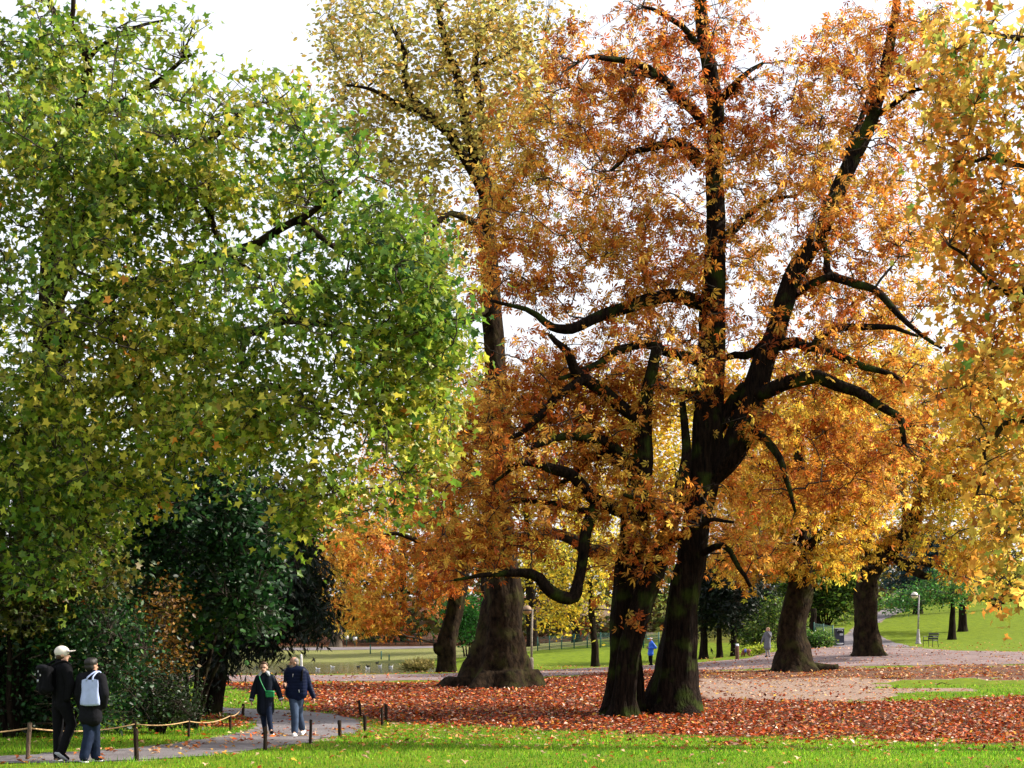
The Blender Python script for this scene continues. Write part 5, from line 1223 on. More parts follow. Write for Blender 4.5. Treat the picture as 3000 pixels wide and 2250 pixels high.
for iz in range(nz_):
    for ix in range(nx_):
        a = iz * (nx_ + 1) + ix; F.append((a, a + nx_ + 1, a + nx_ + 2, a + 1)); F.append((st + a, st + a + 1, st + a + nx_ + 2, st + a + nx_ + 1))
for iz in range(nz_):
    a = iz * (nx_ + 1); F.append((a, st + a, st + a + nx_ + 1, a + nx_ + 1)); a += nx_; F.append((a, a + nx_ + 1, st + a + nx_ + 1, st + a))
for ix in range(nx_): F.append((ix, ix + 1, st + ix + 1, st + ix))
m.add(V, None, F); m.build('pouch', TOTE, tb)
for u in (-.055, .055):
    P = catmull([c2 + R2 @ np.array([u, .01, .18]), c2 + R2 @ np.array([u * .8 + .01, .0, .24]), J['shR'] * .62 + J['neck'] * .38 + np.array([u * .3, -.04, .075]) - o0, J['shR'] * .62 + J['neck'] * .38 + np.array([u * .3 + .02, .09, .04]) - o0, J['shR'] * .6 + J['neck'] * .4 + np.array([.03, .12, -.12]) - o0], 14)
    m = MB(); m.tube(P, .014, 6); m.build('handle', TOTE, tb)

# --- woman in long navy raincoat
g3 = hit(783, 2155)
f3 = lp((500, 1503), 783, 1)
J = dict(head=f3(440, 335, 0), neck=f3(452, 452, .02), pelvis=f3(465, 850, 0), shR=f3(345, 520, .02), shL=f3(575, 515, .02), elR=f3(270, 710, .04), wrR=f3(232, 885, -.02), elL=f3(668, 700, .06), wrL=f3(732, 875, .02),
         hipR=f3(415, 880, 0), hipL=f3(525, 880, 0), knR=f3(425, 1180, .06), anR=f3(450, 1440, .14), knL=f3(545, 1180, -.10), anL=f3(580, 1395, -.16), toeR=f3(430, 1485, .02), toeL=f3(612, 1455, -.27), heelL=f3(582, 1432, -.10), heelR=f3(455, 1480, .18),
         hdR=np.array([0, -.2, -1.0]), hdL=np.array([.25, -.1, -1.0]))
def x3(root, J, R):
    m = MB(); H = J['neck']
    for s_ in (-1, 1): m.capsule(H + np.array([.045 * s_, -.055, .055]), H + np.array([.105 * s_, -.09, -.01]), .026, .034, 8)
    m.capsule(H + np.array([-.06, .06, .03]), H + np.array([.06, .06, .03]), .05, .05, 8)
    remesh(m, 'hood', LINING, root, .011, 2, .7)
    for s_ in 'LR':
        w, e = J['wr' + s_], J['el' + s_]; d = (w - e) / np.linalg.norm(w - e); m = MB(); m.tube([w - d * .022, w - d * .01, w + d * .018, w + d * .024], [.048, .055, .053, .046], 12); m.build('cuff', LINING, root)
    # glasses
    Hd = J['head']; m = MB()
    for s_ in (-1, 1):
        a = np.linspace(0, 2 * math.pi, 11); c = Hd + R @ np.array([.100, .034 * s_, .0])
        m.tube([c + R @ np.array([0, .024 * math.cos(t), .019 * math.sin(t)]) for t in a], .0035, 5)
    m.capsule(Hd + R @ np.array([.102, -.01, .006]), Hd + R @ np.array([.102, .01, .006]), .003, .003, 5); m.build('glasses', DARKEYE, root)
person('person', 'woman in long navy raincoat with green bag walking towards the stakes', None, g3, J, math.radians(-92), SKIN,
       [('coat', NAVY, torso_caps(J, .115, .135, .5, np.array([0, .02, -.24]), .145) + limb_caps(J, 'R', (.078, .068, .055)) + limb_caps(J, 'L', (.078, .068, .055)), .013), ('trousers', DENIM_D, trouser_caps(J, (.088, .066, .052)), .013)],
       ('hair', HAIR_BR, [((-.025, 0, .055), (.098, .090, .078)), ((-.05, 0, -.01), (.066, .086, .075)), ((.035, .0, .098), (.05, .062, .03))]), (BLACK, WHITE), extra=x3, vox=.009, decim=.4)
o0 = f3(568, 830, -.2); gb = empty('shoulder_bag', g3 + o0); tag(gb, 'small bright green shoulder bag worn across the navy raincoat', 'bag')
m = MB(); c = f3(568, 782, -.20) - o0
for sx in (-1, 1):
    m.capsule(c + np.array([.075 * sx, 0, .042]), c + np.array([.066 * sx, 0, -.045]), .028, .030)
m.capsule(c + np.array([-.075, 0, .042]), c + np.array([.075, 0, .042]), .028, .028); m.capsule(c + np.array([-.066, 0, -.045]), c + np.array([.066, 0, -.045]), .030, .030); m.capsule(c + np.array([-.07, 0, 0]), c + np.array([.07, 0, 0]), .032, .032)
remesh(m, 'pouch', GREENB, gb, .010, 3, .7)
m = MB(); m.box(c + np.array([0, -.030, .052]), (.17, .008, .022)); m.build('flap', GREENB, gb, False)
m = MB(); m.tube(catmull([c + np.array([-.09, 0, .05]), f3(440, 640, -.175) - o0, f3(385, 520, -.13) - o0, f3(375, 470, 0) - o0, f3(440, 560, .15) - o0, f3(560, 680, .17) - o0, f3(640, 740, .05) - o0, c + np.array([.09, 0, .05])], 28), .011, 5); m.build('strap', GREENB, gb)

# --- man in navy puffer jacket
g4 = hit(868, 2157)
f4 = lp((1050, 1517), 783, 1)
J = dict(head=f4(1008, 250, -.02), neck=f4(1042, 352, 0), pelvis=f4(1050, 800, 0), shR=f4(905, 425, -.02), shL=f4(1190, 415, .03), elR=f4(872, 630, .08), wrR=f4(885, 660, -.16), elL=f4(1255, 630, .10), wrL=f4(1345, 845, .06),
         hipR=f4(995, 840, 0), hipL=f4(1105, 840, 0), knR=f4(1035, 1140, -.10), anR=f4(1035, 1425, -.12), knL=f4(1085, 1150, .08), anL=f4(1125, 1385, .28), toeR=f4(1028, 1490, -.27), heelR=f4(1040, 1490, -.08), toeL=f4(1120, 1480, .20), heelL=f4(1140, 1430, .36),
         hdR=np.array([.1, -.8, .35]), htR=np.array([.3, 0, 1.0]), curlR=.95, hdL=np.array([.2, -.15, -1.0]), curlL=.5)
def quilts():
    out = list(torso_caps(J, .125, .135, .5))
    for z in np.arange(.02, .50, .062):
        t = z / .52; c = J['neck'] * (1 - t) + J['pelvis'] * t - np.array([0, 0, .05])
        out.append((c + np.array([-.11, 0, 0]), c + np.array([.11, 0, 0]), .136 - .0 * t, .136))
    for s_ in 'LR':
        a, b, c2_ = J['sh' + s_], J['el' + s_], J['wr' + s_]
        out += [(a, b, .082, .066), (b, c2_, .066, .050)]
        for t in np.arange(.1, 1, .2): out.append((a * (1 - t) + b * t, a * (1 - t) + b * t + np.array([0, 0, .004]), .092 - .016 * t, .092 - .016 * t))
        for t in np.arange(.15, .95, .22): out.append((b * (1 - t) + c2_ * t, b * (1 - t) + c2_ * t + np.array([0, 0, .004]), .075 - .014 * t, .075 - .014 * t))
    return out
def x4(root, J, R):
    m = MB()
    for u in (-1, 1): m.capsule(J['head'] + R @ np.array([.055, .036 * u, -.075]), J['head'] + R @ np.array([.078, .008 * u, -.102]), .030, .026, 10)
    m.capsule(J['head'] + R @ np.array([.094, -.016, -.054]), J['head'] + R @ np.array([.094, .016, -.054]), .009, .009, 6)
    remesh(m, 'beard', HAIR_G, root, .009, 2, .7)
    m = MB(); P = catmull([f4(1150, 560, -.14), f4(1165, 430, -.15), f4(1165, 360, -.06), f4(1150, 380, .12)], 10); m.tube(P, .02, 6); m.build('strap', BLACK, root)
    m = MB(); m.capsule(f4(1012, 440, -.165), f4(1004, 490, -.17), .005, .005, 5); m.build('zip', METAL, root)
    m = MB(); m.capsule(f4(1110, 710, -.16), f4(1116, 760, -.165), .005, .005, 5); m.build('zip', METAL, root)
person('person', 'grey bearded man in quilted navy jacket and jeans looking at the woman beside him', None, g4, J, math.radians(-152), SKIN2,
       [('jacket', PUFF, quilts(), .011), ('jeans', DENIM, trouser_caps(J, (.108, .088, .078)), .012)],
       ('hair', HAIR_G, [((-.030, 0, .040), (.088, .088, .078)), ((-.05, 0, -.02), (.062, .082, .06))]), (WHITE, WHITE), extra=x4, vox=.009, decim=.4)

# --- jogger in blue jacket
g5 = hit(1908, 1950)
s5 = 679 * (g5[1] and 1.0); s5 = 995 / 1.60
f5 = lp((440, 1345), s5, 1)
J = dict(head=f5(410, 455, 0), neck=f5(440, 540, 0), pelvis=f5(420, 900, 0), shR=f5(480, 590, -.12), shL=f5(430, 590, .12), elR=f5(590, 730, -.12), wrR=f5(385, 745, -.18), elL=f5(480, 740, .12), wrL=f5(330, 740, .0),
         hipR=f5(430, 930, -.06), hipL=f5(400, 930, .06), knR=f5(440, 1140, -.05), anR=f5(450, 1290, -.05), knL=f5(390, 1140, .06), anL=f5(425, 1290, .08), toeR=f5(400, 1325, -.05), toeL=f5(370, 1325, .08), hdR=np.array([-1, 0, .1]), hdL=np.array([-1, -.2, .1]))
def x5(root, J, R):
    H = J['head']; m = MB(); m.sphere(H + R @ np.array([.10, 0, .045]), 1, 14, 8, (.095, .080, .022), R); m.build('visor', CYAN, root)
    m = MB(); a = np.linspace(0, 2 * math.pi, 17); m.tube([H + R @ np.array([.094 * math.cos(t) - .005, .084 * math.sin(t), .05]) for t in a], .018, 6); m.build('headband', WHITE, root)
person('person', 'jogger in bright blue jacket and cyan visor looking at a phone on the grass edge', None, g5, J, math.radians(-160), SKIN,
       [('jacket', BLUEJ, torso_caps(J, .13, .135, .5, np.array([0, 0, -.02]), .15) + limb_caps(J, 'R', (.08, .07, .05)) + limb_caps(J, 'L', (.08, .07, .05)), .018), ('leggings', BLACK, trouser_caps(J, (.10, .07, .05)), .018)],
       ('hair', HAIR_BR, [((-.03, 0, .035), (.09, .086, .08)), ((-.11, 0, .06), (.055, .04, .05))]), (BLACK, None), extra=x5, vox=.014)
ph = MB(); ph.box((0, 0, .0), (.012, .075, .15), rot=yawrot(.4)); q = ph.build('phone', COAL, None, False); q.location = g5 + f5(300, 720, -.06); tag(q, 'black phone held by the jogger in blue', 'phone')

# --- woman in long grey coat
g6 = hit(2248, 1925)
s6 = 1205 / 1.69
f6 = lp((1650, 1455), s6, 1)
J = dict(head=f6(1665, 345, 0), neck=f6(1690, 440, 0), pelvis=f6(1650, 790, 0), shR=f6(1590, 490, .10), shL=f6(1765, 490, -.08), elR=f6(1490, 680, .06), wrR=f6(1425, 860, 0), elL=f6(1760, 620, -.20), wrL=f6(1640, 440, -.20),
         hipR=f6(1610, 820, .05), hipL=f6(1690, 820, -.05), knR=f6(1610, 1130, .04), anR=f6(1620, 1380, .04), knL=f6(1690, 1130, -.04), anL=f6(1735, 1380, -.02), toeR=f6(1570, 1435, 0), toeL=f6(1725, 1435, -.12), hdL=np.array([-.5, 0, .9]))
person('person', 'woman in long grey coat walking with one hand raised to her mouth', None, g6, J, math.radians(-165), SKIN,
       [('coat', GREYC, torso_caps(J, .115, .135, .5, np.array([0, 0, -.34]), .17) + limb_caps(J, 'R', (.075, .065, .05)) + limb_caps(J, 'L', (.075, .065, .05)), .018), ('leggings', GREYL, trouser_caps(J, (.085, .06, .05)), .018),
        ('scarf', BLACK, [(J['neck'] + np.array([0, -.04, .0]), J['neck'] + np.array([.05, -.06, -.12]), .075, .05)], .018)],
       ('hair', HAIR_L, [((-.03, 0, .04), (.1, .092, .09)), ((-.055, 0, -.06), (.07, .085, .12)), ((-.04, .05, -.12), (.05, .045, .09))]), (BLACK, None), vox=.014)

# --- dog
gd = hit(2184, 1924)
fd = lp((740, 1470), s6, 1)
FUR = plain('dog_fur', (0.20, 0.075, 0.04), 0.8, var=.3, scale=18, bump=.3)
dg_ = empty('dog', gd); tag(dg_, 'brown dog in blue harness sniffing the ground beside the marker post', 'dog')
m = MB()
m.capsule(fd(690, 1235, 0), fd(740, 1240, 0), .125, .115); m.capsule(fd(740, 1240, 0), fd(880, 1205, 0), .112, .085); m.capsule(fd(880, 1205, 0), fd(905, 1230, 0), .09, .085)
m.capsule(fd(670, 1230, 0), fd(600, 1340, -.02), .085, .062); m.capsule(fd(600, 1345, -.02), fd(590, 1400, -.03), .068, .06); m.capsule(fd(590, 1400, -.03), fd(578, 1450, -.04), .05, .030)
for s_ in (-1, 1):
    m.capsule(fd(612, 1340, -.02 + .05 * s_), fd(635, 1385, -.02 + .085 * s_), .026, .018)
    x = 690 + 22 * s_
    m.capsule(fd(690, 1270, .06 * s_), fd(x + 6, 1360, .065 * s_), .058, .034); m.capsule(fd(x + 6, 1360, .065 * s_), fd(x, 1448, .065 * s_), .032, .022); m.capsule(fd(x, 1452, .065 * s_), fd(x - 22, 1458, .065 * s_), .024, .020)
    x = 890 + 25 * s_
    m.capsule(fd(890, 1240, .05 * s_), fd(x - 22, 1320, .065 * s_), .075, .045); m.capsule(fd(x - 22, 1320, .065 * s_), fd(x + 18, 1385, .065 * s_), .040, .026); m.capsule(fd(x + 18, 1385, .065 * s_), fd(x + 4, 1450, .065 * s_), .025, .021); m.capsule(fd(x + 4, 1452, .065 * s_), fd(x - 18, 1458, .065 * s_), .023, .020)
for a, b, r1, r2 in [((915, 1185), (965, 1205), .028, .022), ((965, 1205), (1015, 1200), .022, .017), ((1015, 1200), (1050, 1165), .017, .010)]: m.capsule(fd(*a), fd(*b), r1, r2)
remesh(m, 'body', FUR, dg_, .013, 4)
m = MB(); a = np.linspace(0, 2 * math.pi, 17)
m.tube([fd(700, 1240, 0) + np.array([.02 * math.sin(t), .122 * math.cos(t), .135 * math.sin(t)]) for t in a], .018, 6); m.tube([fd(750, 1240, 0) + np.array([0, .118 * math.cos(t), .128 * math.sin(t)]) for t in a], .016, 6)
m.box(fd(722, 1235, -.118), (.09, .012, .05)); m.build('harness', BLUEJ, dg_)
m = MB(); m.sphere(fd(575, 1452, -.045), .016, 8, 6); m.build('nose', BLACK, dg_)

# ------------------------------------------------------------------ posts, rope, stakes
WOOD = bark_mat('post_wood', (0.05, 0.035, 0.025), (0.20, 0.145, 0.10), moss=.25, vs_=(30, 30, 4), bump=.6)
WOOD_D = bark_mat('stake_wood', (0.010, 0.008, 0.007), (0.055, 0.038, 0.028), moss=.25, vs_=(30, 30, 4), bump=.6)
ROPE = plain('rope', (0.42, 0.27, 0.13), 0.9, var=.3, scale=60, bump=.5)
def post_mesh(h, r, lean=(0, 0), seed=0):
    rg = np.random.default_rng(seed)
    z = np.concatenate([[-.12], np.linspace(0, h, 7)[0:], [h + r * .25]]); rr = np.concatenate([[r * 1.02], r * (1 + rg.normal(0, .035, 7)), [r * .55]])
    P = np.column_stack([lean[0] * z / h + rg.normal(0, r * .05, len(z)), lean[1] * z / h, z])
    m = MB(); m.tube(P, rr, 10); return m
fence = None
posts = [(80, 2226, 2118, 13, WOOD, .04), (395, 2176, 2112, 9, WOOD_D, 0), (553, 2161, 2105, 8, WOOD_D, 0), (675, 2141, 2090, 7.5, WOOD_D, -.01), (712, 2098, 2063, 9, WOOD_D, .0)]
fb = hit(395, 2176)
rf = empty('rope_fence', fb); tag(rf, 'low rope fence on round wooden posts along the shrubs', 'fence')
tops = []
for q, (x, yb, yt, w, mt, ln) in enumerate(posts):
    b = hit(x, yb); s_ = FPX / b[1]; h = (yb - yt) / s_
    o = post_mesh(h, w / s_ * .5 * 1.0, (ln, 0), q + 5).build('post', mt, rf); o.location = b - fb
    tops.append(b + np.array([ln * .85, 0, h * .86]))
pl = hit(-170, 2232); tops = [pl + np.array([0, 0, .42])] + tops
o = post_mesh(.5, .045, (0, 0), 77).build('post', WOOD, rf); o.location = pl - fb
seq = [0, 1, 2, 3, 4, 5]
for a, b in zip(seq[:-1], seq[1:]):
    A, Bp = tops[a], tops[b]; L = np.linalg.norm(Bp - A); t = np.linspace(0, 1, 18)[:, None]
    P = A + (Bp - A) * t; P[:, 2] -= (4 * t * (1 - t))[:, 0] * min(.09, .022 * L)
    P[:, 2] = np.maximum(P[:, 2], ground_z(P[:, 0], P[:, 1]) + .12)
    MB().tube(P, .013, 6).build('rope', ROPE, rf, origin=fb)
stk = [(400, 2229, 2136, 14, 'thick round stake standing at the path edge nearest the tote bag'), (777, 2199, 2130, 12, 'dark stake in front of the woman in the raincoat'), (909, 2181, 2109, 8.5, 'slim stake in the grass right of the bearded man'),
       (996, 2161, 2111, 11, 'short thick stake on the inside of the path bend'), (1069, 2142, 2096, 10, 'dark stake at the outermost point of the path bend'), (1057, 2100, 2052, 7.5, 'leaning slim stake among the leaves beyond the bend'),
       (1120, 2127, 2074, 8, 'slim stake in the grass next to its taller twin'), (1131, 2113, 2064, 9, 'taller stake of the pair standing past the path bend')]
for q, (x, yb, yt, w, lab) in enumerate(stk):
    b = hit(x, yb); s_ = FPX / b[1]
    o = post_mesh((yb - yt) / s_, w / s_ * .5, ((-.05 if q == 5 else .012 * (q % 3 - 1)), 0), q + 30).build('wooden_stake', WOOD_D)
    o.location = b; tag(o, lab, 'stake', 'wooden stakes along the gravel path')

# ------------------------------------------------------------------ lamps
LAMP_P = plain('lamp_post_paint', (0.34, 0.28, 0.22), 0.8, var=.35, scale=9, bump=.3)
LAMP_P2 = plain('lamp_post_grey', (0.30, 0.27, 0.28), 0.8, var=.45, scale=9, bump=.3)
GLOBE_A = plain('globe_amber', (0.36, 0.20, 0.09), 0.35, var=.12, scale=6, spec=.5)
GLOBE_W = plain('globe_cream', (0.72, 0.62, 0.46), 0.35, var=.06, scale=6, spec=.5)
GLOBE_T = plain('globe_top', (0.62, 0.56, 0.50), 0.4, var=.12, scale=6, spec=.5)
DARKM = plain('dark_metal', (0.022, 0.022, 0.028), 0.5, var=.2)
def lamp(px, py, label, prof, pole, globe_c, gr, gmat, pmat, bend=0.0, tmat=None):
    b = hit(px, py); root = empty('street_lamp', b); tag(root, label, 'lamp', None)
    m = MB(); m.lathe(prof, (0, 0, 0), 14); m.build('base', pmat, root)
    h0, h1, r = pole; m = MB(); m.tube([(0, 0, h0), (bend * .3, 0, h0 + (h1 - h0) * .5), (bend, 0, h1)], [r * 1.1, r, r * .92], 10); m.build('pole', pmat, root)
    c = np.array([globe_c[0] + bend, 0, globe_c[1]])
    m = MB(); a = [math.pi * i / 12 for i in range(13)]
    low = [(max(.002, math.sin(t) * gr), -math.cos(t) * gr) for t in a if t <= math.pi / 2 + .01]; m.lathe(low, c, 20); m.build('globe', gmat, root)
    up = [(max(.002, math.sin(t) * gr), -math.cos(t) * gr) for t in a if t >= math.pi / 2 - .01]; m = MB(); m.lathe([(q, z + .004) for q, z in up], c, 20); m.build('globe_cover', tmat or GLOBE_T, root)
    m = MB(); m.lathe([(gr * .9, -.03), (gr + .018, -.028), (gr + .018, .028), (gr * .9, .03)], c, 24); m.box(c + np.array([-globe_c[0] * .55, 0, 0]), (abs(globe_c[0]) * .9, .07, .055)); m.build('bracket', DARKM, root)
lamp(1557, 1966, 'street lamp with brownish globe standing right of the giant plane', [(.20, -.05), (.20, .03), (.125, .035), (.12, .10), (.112, .60), (.105, .66), (.07, .70)], (.68, 3.20, .055), (-.28, 3.14), .25, GLOBE_A, LAMP_P, .05, plain('globe_top_brown', (.26, .17, .11), .6, var=.25, scale=6))
lamp(2690, 1886, 'street lamp with cream globe on the bright lawn by the bench', [(.22, -.05), (.20, .04), (.16, .10), (.12, .45), (.085, .85), (.075, .92), (.06, .95)], (.93, 3.20, .05), (-.30, 3.16), .225, GLOBE_W, LAMP_P2, .06)

# ------------------------------------------------------------------ bench chair
SLAT = plain('bench_slat', (0.060, 0.058, 0.075), 0.55, var=.2, scale=12)
def bench():
    b = hit(2726, 1896); root = empty('park_bench', b); tag(root, 'single dark metal park seat with armrests on the lawn edge', 'bench')
    ang = math.radians(198); f = np.array([math.cos(ang + .45), math.sin(ang + .45), 0]); w = np.array([-f[1], f[0], 0]); up = np.array([0, 0, 1.0])
    def p(a, c, z): return w * a + f * c + up * z
    W, Dp = .33, .27
    for s_ in (-1, 1):
        m = MB(); m.tube(catmull([p(s_ * W, Dp + .03, 0), p(s_ * W, Dp, .42), p(s_ * W, Dp - .01, .58), p(s_ * W, Dp - .06, .64), p(s_ * W, -.05, .645), p(s_ * W, -Dp - .02, .62)], 16), .020, 8); m.build('armrest', DARKM, root)
        m = MB(); m.tube(catmull([p(s_ * W, -Dp - .10, 0), p(s_ * W, -Dp, .40), p(s_ * W, -Dp - .05, .62), p(s_ * W, -Dp - .13, .88)], 12), .020, 8); m.build('leg', DARKM, root)
        m = MB(); m.tube([p(s_ * W, Dp, .40), p(s_ * W, -Dp, .395)], .017, 8); m.build('seat_rail', DARKM, root)
    Rm = np.column_stack([w, f, up])
    for q in range(5): m = MB(); m.box(p(0, Dp - .03 - q * .118, .425 - .004 * q), (W * 2 + .02, .10, .022), rot=Rm); m.build('slat', SLAT, root, False)
    for z, d in ((.52, .035), (.66, .075), (.81, .115)):
        t = math.radians(-14); R3 = Rm @ np.array([[1, 0, 0], [0, math.cos(t), -math.sin(t)], [0, math.sin(t), math.cos(t)]])
        m = MB(); m.box(p(0, -Dp - d + .025, z), (W * 2 + .02, .02, .105), rot=R3); m.build('back_slat', SLAT, root, False)
bench()

# ------------------------------------------------------------------ litter bin
def litter_bin():
    b = hit(2458, 1892); root = empty('litter_bin', b); tag(root, 'tall dark grey litter bin with pale lid and white sticker', 'bin')
    BODY = plain('bin_body', (0.032, 0.034, 0.055), 0.45, var=.2, scale=6); PALE = plain('bin_pale', (0.62, 0.62, 0.64), 0.4, var=.08); BLK = plain('bin_hole', (0.006, 0.006, 0.008), 0.5, var=.1)
    def rbox(name, c, sz, mat, bev, par=root):
        bm = bmesh.new(); bmesh.ops.create_cube(bm, size=1); bmesh.ops.scale(bm, vec=sz, verts=bm.verts); bmesh.ops.bevel(bm, geom=list(bm.edges), offset=bev, segments=3, affect='EDGES'); bmesh.ops.translate(bm, vec=c, verts=bm.verts)
        me = bpy.data.meshes.new(name); bm.to_mesh(me); bm.free(); return link_mesh(name, me, mat, par)
    rbox('bin_body', (0, 0, .575), (.60, .60, 1.15), BODY, .02)
    rbox('lid', (0, 0, 1.175), (.625, .625, .05), PALE, .018)
    rbox('recess', (0, -.302, .94), (.42, .03, .22), BLK, .012)
    m = MB(); m.tube(catmull([(-.165, -.315, .98), (-.165, -.36, 1.03), (-.14, -.375, 1.055), (0, -.378, 1.06), (.14, -.375, 1.055), (.165, -.36, 1.03), (.165, -.315, .98)], 20), .016, 7); m.build('handle', PALE, root)
    st = rbox('sticker', (.105, -.304, .765), (.22, .010, .125), PALE, .003)
    m = MB(); t = np.linspace(0, 1, 40); m.tube([(.03 + .15 * q, -.311, .76 + .028 * math.sin(q * 21) * (1 - .5 * q) - .02 * (q < .12)) for q in t], .006, 5); m.build('lettering', BLK, st)
    m = MB(); V = []; n = 12
    for k in range(n + 1):
        u = k / n * 2 - 1; x = u * .235; V += [(x, -.305, .18), (x, -.35 - .05 * (1 - u * u), .165), (x, -.35 - .05 * (1 - u * u), .150), (x * .85, -.305, .055 + .05 * u * u)]
    F = [(4 * k + a, 4 * k + 4 + a, 4 * k + 5 + a, 4 * k + 1 + a) for k in range(n) for a in range(3)]
    m.add(V, None, F); m.build('foot_pedal', PALE, root)
litter_bin()

# marker post, stump, stick, stone-like root ends
def marker():
    b = hit(2160, 1931); root = empty('marker_post', b); tag(root, 'short square timber post with slanted white plaque beside the dog', 'post')
    m = MB(); h = .72; V = [(-.10, -.10, -.1), (.10, -.10, -.1), (.10, .10, -.1), (-.10, .10, -.1), (-.10, -.10, h), (.10, -.10, h), (.10, .10, h + .14), (-.10, .10, h + .14)]
    m.add(V, None, [(0, 1, 5, 4), (1, 2, 6, 5), (2, 3, 7, 6), (3, 0, 4, 7), (4, 5, 6, 7)]); m.build('post', plain('marker_wood', (.10, .045, .028), .8, var=.3), root, False)
    m = MB(); t = math.atan2(.14, .2); R = np.array([[1, 0, 0], [0, math.cos(t), -math.sin(t)], [0, math.sin(t), math.cos(t)]]); m.box((0, 0, h + .082), (.17, .2, .015), rot=R); pq = m.build('plaque', plain('plaque_white', (.65, .68, .75), .4, var=.05), root, False)
    m = MB()
    for k in range(3): m.box(R @ np.array([.01 * k, .045 - .045 * k, 0]) + np.array([0, 0, h + .092]), (.09, .014, .004), rot=R)
    m.build('lettering', DARKM, pq, False)
marker()
bs = hit(2382, 1850, 60); Ys = bs[1]
m = MB(); P = np.array([(0, 0, -.15), (0, 0, .2), (.02, 0, .8), (.05, 0, 1.4), (.04, 0, 1.75), (.03, 0, 1.8)]) * 1.0
V, F4, F3 = trunk_mesh(np.column_stack([P, [.26, .22, .2, .2, .19, .12]]), 14, .3, .2, .15); o = link_mesh('tree_stump', np_mesh('tree_stump', V, [F4, F3]), BARK_D); o.location = bs; tag(o, 'tall broken dark tree stump in front of the hedge', 'stump')
def stick(px, py, pts, r, lab):
    b = hit(px, py); m = MB(); m.tube(catmull(pts, 14), np.linspace(r, r * .35, 14), 7); o = m.build('fallen_branch', BARK_D); o.location = b; tag(o, lab, 'branch')
stick(1580, 2011, [(0, 0, .0), (.14, -.02, .02), (.27, 0, .10), (.36, .02, .26)], .035, 'small curved broken branch lying at the foot of the giant plane')
stick(2620, 1990, [(-.5, 0, .03), (-.1, .05, .05), (.3, 0, .04), (.75, .06, .09)], .028, 'thin fallen branch lying on the right grass patch')
stick(2760, 2008, [(-.2, 0, .03), (0, .05, .10), (.2, 0, .04), (.4, .06, .06)], .02, 'short crooked fallen twig on the bare earth')

# ------------------------------------------------------------------ pond things
def water_pt(px, py):
    Y = (CAM_Z - WATER_Z) / (py - HROW) * FPX
    return np.array([(px - 1500) / FPX * Y, Y, WATER_Z])
PALEW = bark_mat('birch_white', (0.42, 0.40, 0.40), (0.70, 0.68, 0.68), moss=.0, vs_=(6, 6, 10), bump=.3)
b = water_pt(883, 1972); m = MB(); m.tube([(0, 0, -.6), (.01, 0, .2), (.0, 0, .6), (-.01, 0, 1.05), (-.01, 0, 1.1)], [.075, .075, .07, .065, .03], 10); o = m.build('pond_stake', PALEW); o.location = b; tag(o, 'white weathered stake standing upright in the pond', 'stake')
def bird(px, py, kind, d, lab, grp):
    b = water_pt(px, py); root = empty('gull' if kind == 'gull' else 'duck', b); tag(root, lab, 'bird', grp)
    root.scale = (.66, .66, .66); k = 1.0
    m = MB(); m.sphere((0, 0, .055), 1, 12, 8, (.20 * k, .095 * k, .085 * k)); m.capsule((-.15 * d, 0, .085), (-.29 * d, 0, .135), .05, .015, 8); m.capsule((.13 * d, 0, .09), (.17 * d, 0, .20), .05, .038, 8); m.sphere((.185 * d, 0, .225), .052, 10, 8)
    remesh(m, 'body', WHITE if kind == 'gull' else DUCKD, root, .03, 2)
    m = MB(); m.capsule((.225 * d, 0, .222), (.275 * d, 0, .212), .014, .007, 6); m.build('bill', BILL, root)
    m = MB()
    for s_ in (-1, 1): m.sphere((-.05 * d, .07 * s_, .095), 1, 10, 6, (.17, .035, .045))
    m.build('wing', GULLW if kind == 'gull' else DUCKD, root)
DUCKD = plain('duck_dark', (0.02, 0.022, 0.03), .7, var=.2); BILL = plain('bill', (.35, .12, .03), .5, var=.1); GULLW = plain('gull_wing', (.42, .44, .5), .7, var=.1)
for px, py, k, d in [(541, 1956, 'gull', 1), (602, 1962, 'gull', 1), (661, 1957, 'gull', -1), (846, 1962, 'gull', 1), (931, 1962, 'gull', -1), (974, 1956, 'gull', -1), (1113, 1953, 'gull', 1), (1146, 1955, 'gull', 1), (1077, 1960, 'gull', -1), (1262, 1955, 'gull', 1)]:
    bird(px, py, k, d, 'white gull floating on the pond', 'gulls on the pond')
for px, py, d in [(830, 1965, 1), (844, 1952, -1), (1050, 1955, 1), (1078, 1953, -1), (1105, 1943, 1)]:
    bird(px, py, 'duck', d, 'dark duck floating on the pond', 'dark ducks on the pond')

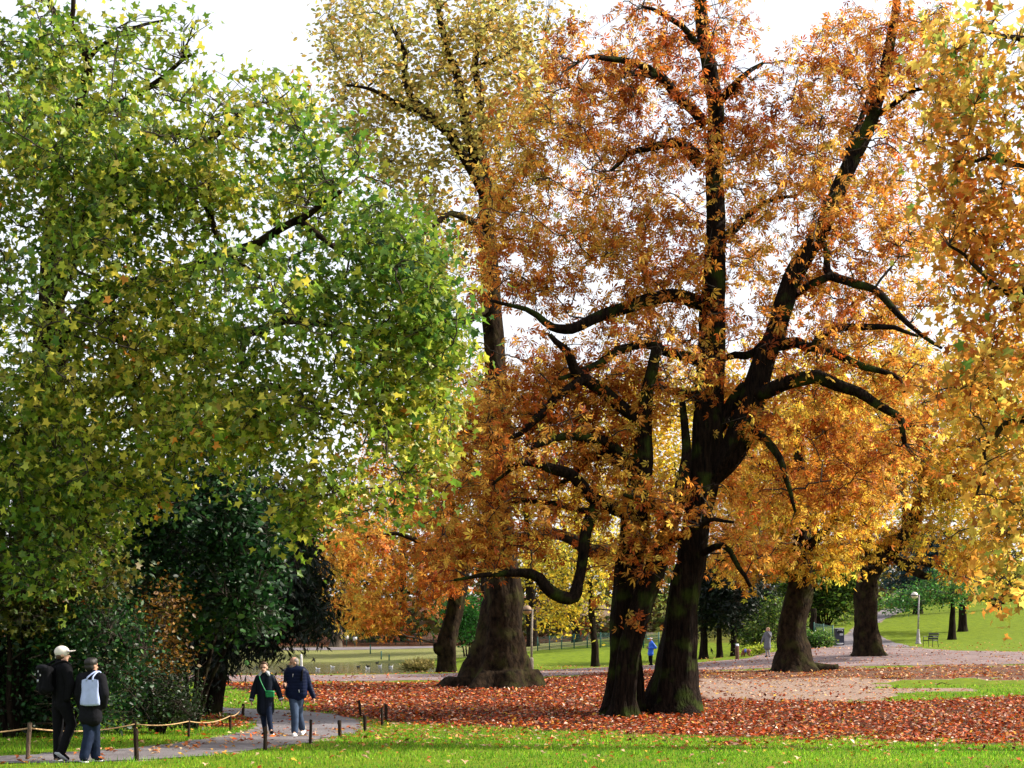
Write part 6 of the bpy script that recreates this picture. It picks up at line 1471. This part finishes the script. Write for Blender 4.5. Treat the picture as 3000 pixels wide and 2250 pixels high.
# ------------------------------------------------------------------ green mesh fences
GREENP = plain('fence_green', (0.012, 0.085, 0.065), 0.5, var=.15)
def mesh_fence(p0, p1, h, npost, label, step=.22, rows=9):
    A, Bq = hit(*p0), hit(*p1); root = empty('mesh_fence', A); tag(root, label, 'fence')
    L = np.hypot(*(Bq - A)[:2]); d = (Bq - A) / L
    for q in range(npost):
        x, y = (A + (Bq - A) * q / (npost - 1))[:2]; z = gz(x, y); m = MB(); m.tube([(x - A[0], y - A[1], z - .1 - A[2]), (x - A[0], y - A[1], z + h + .06 - A[2])], .045, 8); m.build('post', GREENP, root)
    m = MB(); n = max(2, int(L / 2.5)); pts = [A[:2] + (Bq - A)[:2] * k / n for k in range(n + 1)]; G_ = [np.array([p[0], p[1], gz(p[0], p[1])]) - A for p in pts]
    for r_ in range(rows): m.tube([g + np.array([0, .05, .06 + (h - .1) * r_ / (rows - 1)]) for g in G_], .013, 4)
    for k in range(int(L / step)):
        p = A[:2] + (Bq - A)[:2] * (k + .5) * step / L; g = np.array([p[0], p[1], gz(p[0], p[1])]) - A; m.tube([g + np.array([0, .05, .03]), g + np.array([0, .05, h])], .011, 3)
    o = m.build('wire_mesh', GREENP, root, False); o['kind'] = 'stuff'
mesh_fence((1575, 1907), (1930, 1900), 1.15, 10, 'green wire mesh fence behind the jogger and slim tree')
mesh_fence((1010, 1889), (1270, 1889), 1.2, 8, 'green wire mesh fence along the far bank path')
mesh_fence((2385, 1862), (2440, 1872), .95, 3, 'short green wire fence beside the litter bin')
def sign(px, py, yt, lab, text=True):
    b = hit(px, py); s_ = FPX / b[1]; h = (py - yt) / s_; root = empty('notice_sign', b); tag(root, lab, 'sign')
    m = MB(); m.tube([(0, 0, -.1), (0, 0, h)], .035, 8); m.build('post', GREENP, root)
    m = MB(); m.box((0, -.05, h - .2), (.42, .025, .40)); m.build('board', plain('sign_white', (.66, .66, .68), .5, var=.05), root, False)
sign(1015, 1893, 1862, 'small white notice board on the far bank path'); sign(1040, 1893, 1866, 'smaller white notice beside the notice board on the far bank')
for px, py, yt, lab in [(1085, 1915, 1890, 'green post on the grass slope of the far bank'), (1117, 1932, 1908, 'green post at the water edge beside the bare twigs'), (1140, 1935, 1919, 'short green post standing at the far water edge')]:
    b = hit(px, py); h = (py - yt) * b[1] / FPX; m = MB(); m.tube([(0, 0, -.1), (0, 0, h * .5), (0, 0, h), (0, 0, h + .03)], [.06, .055, .055, .02], 8); o = m.build('bank_post', GREENP); o.location = b; tag(o, lab, 'post')
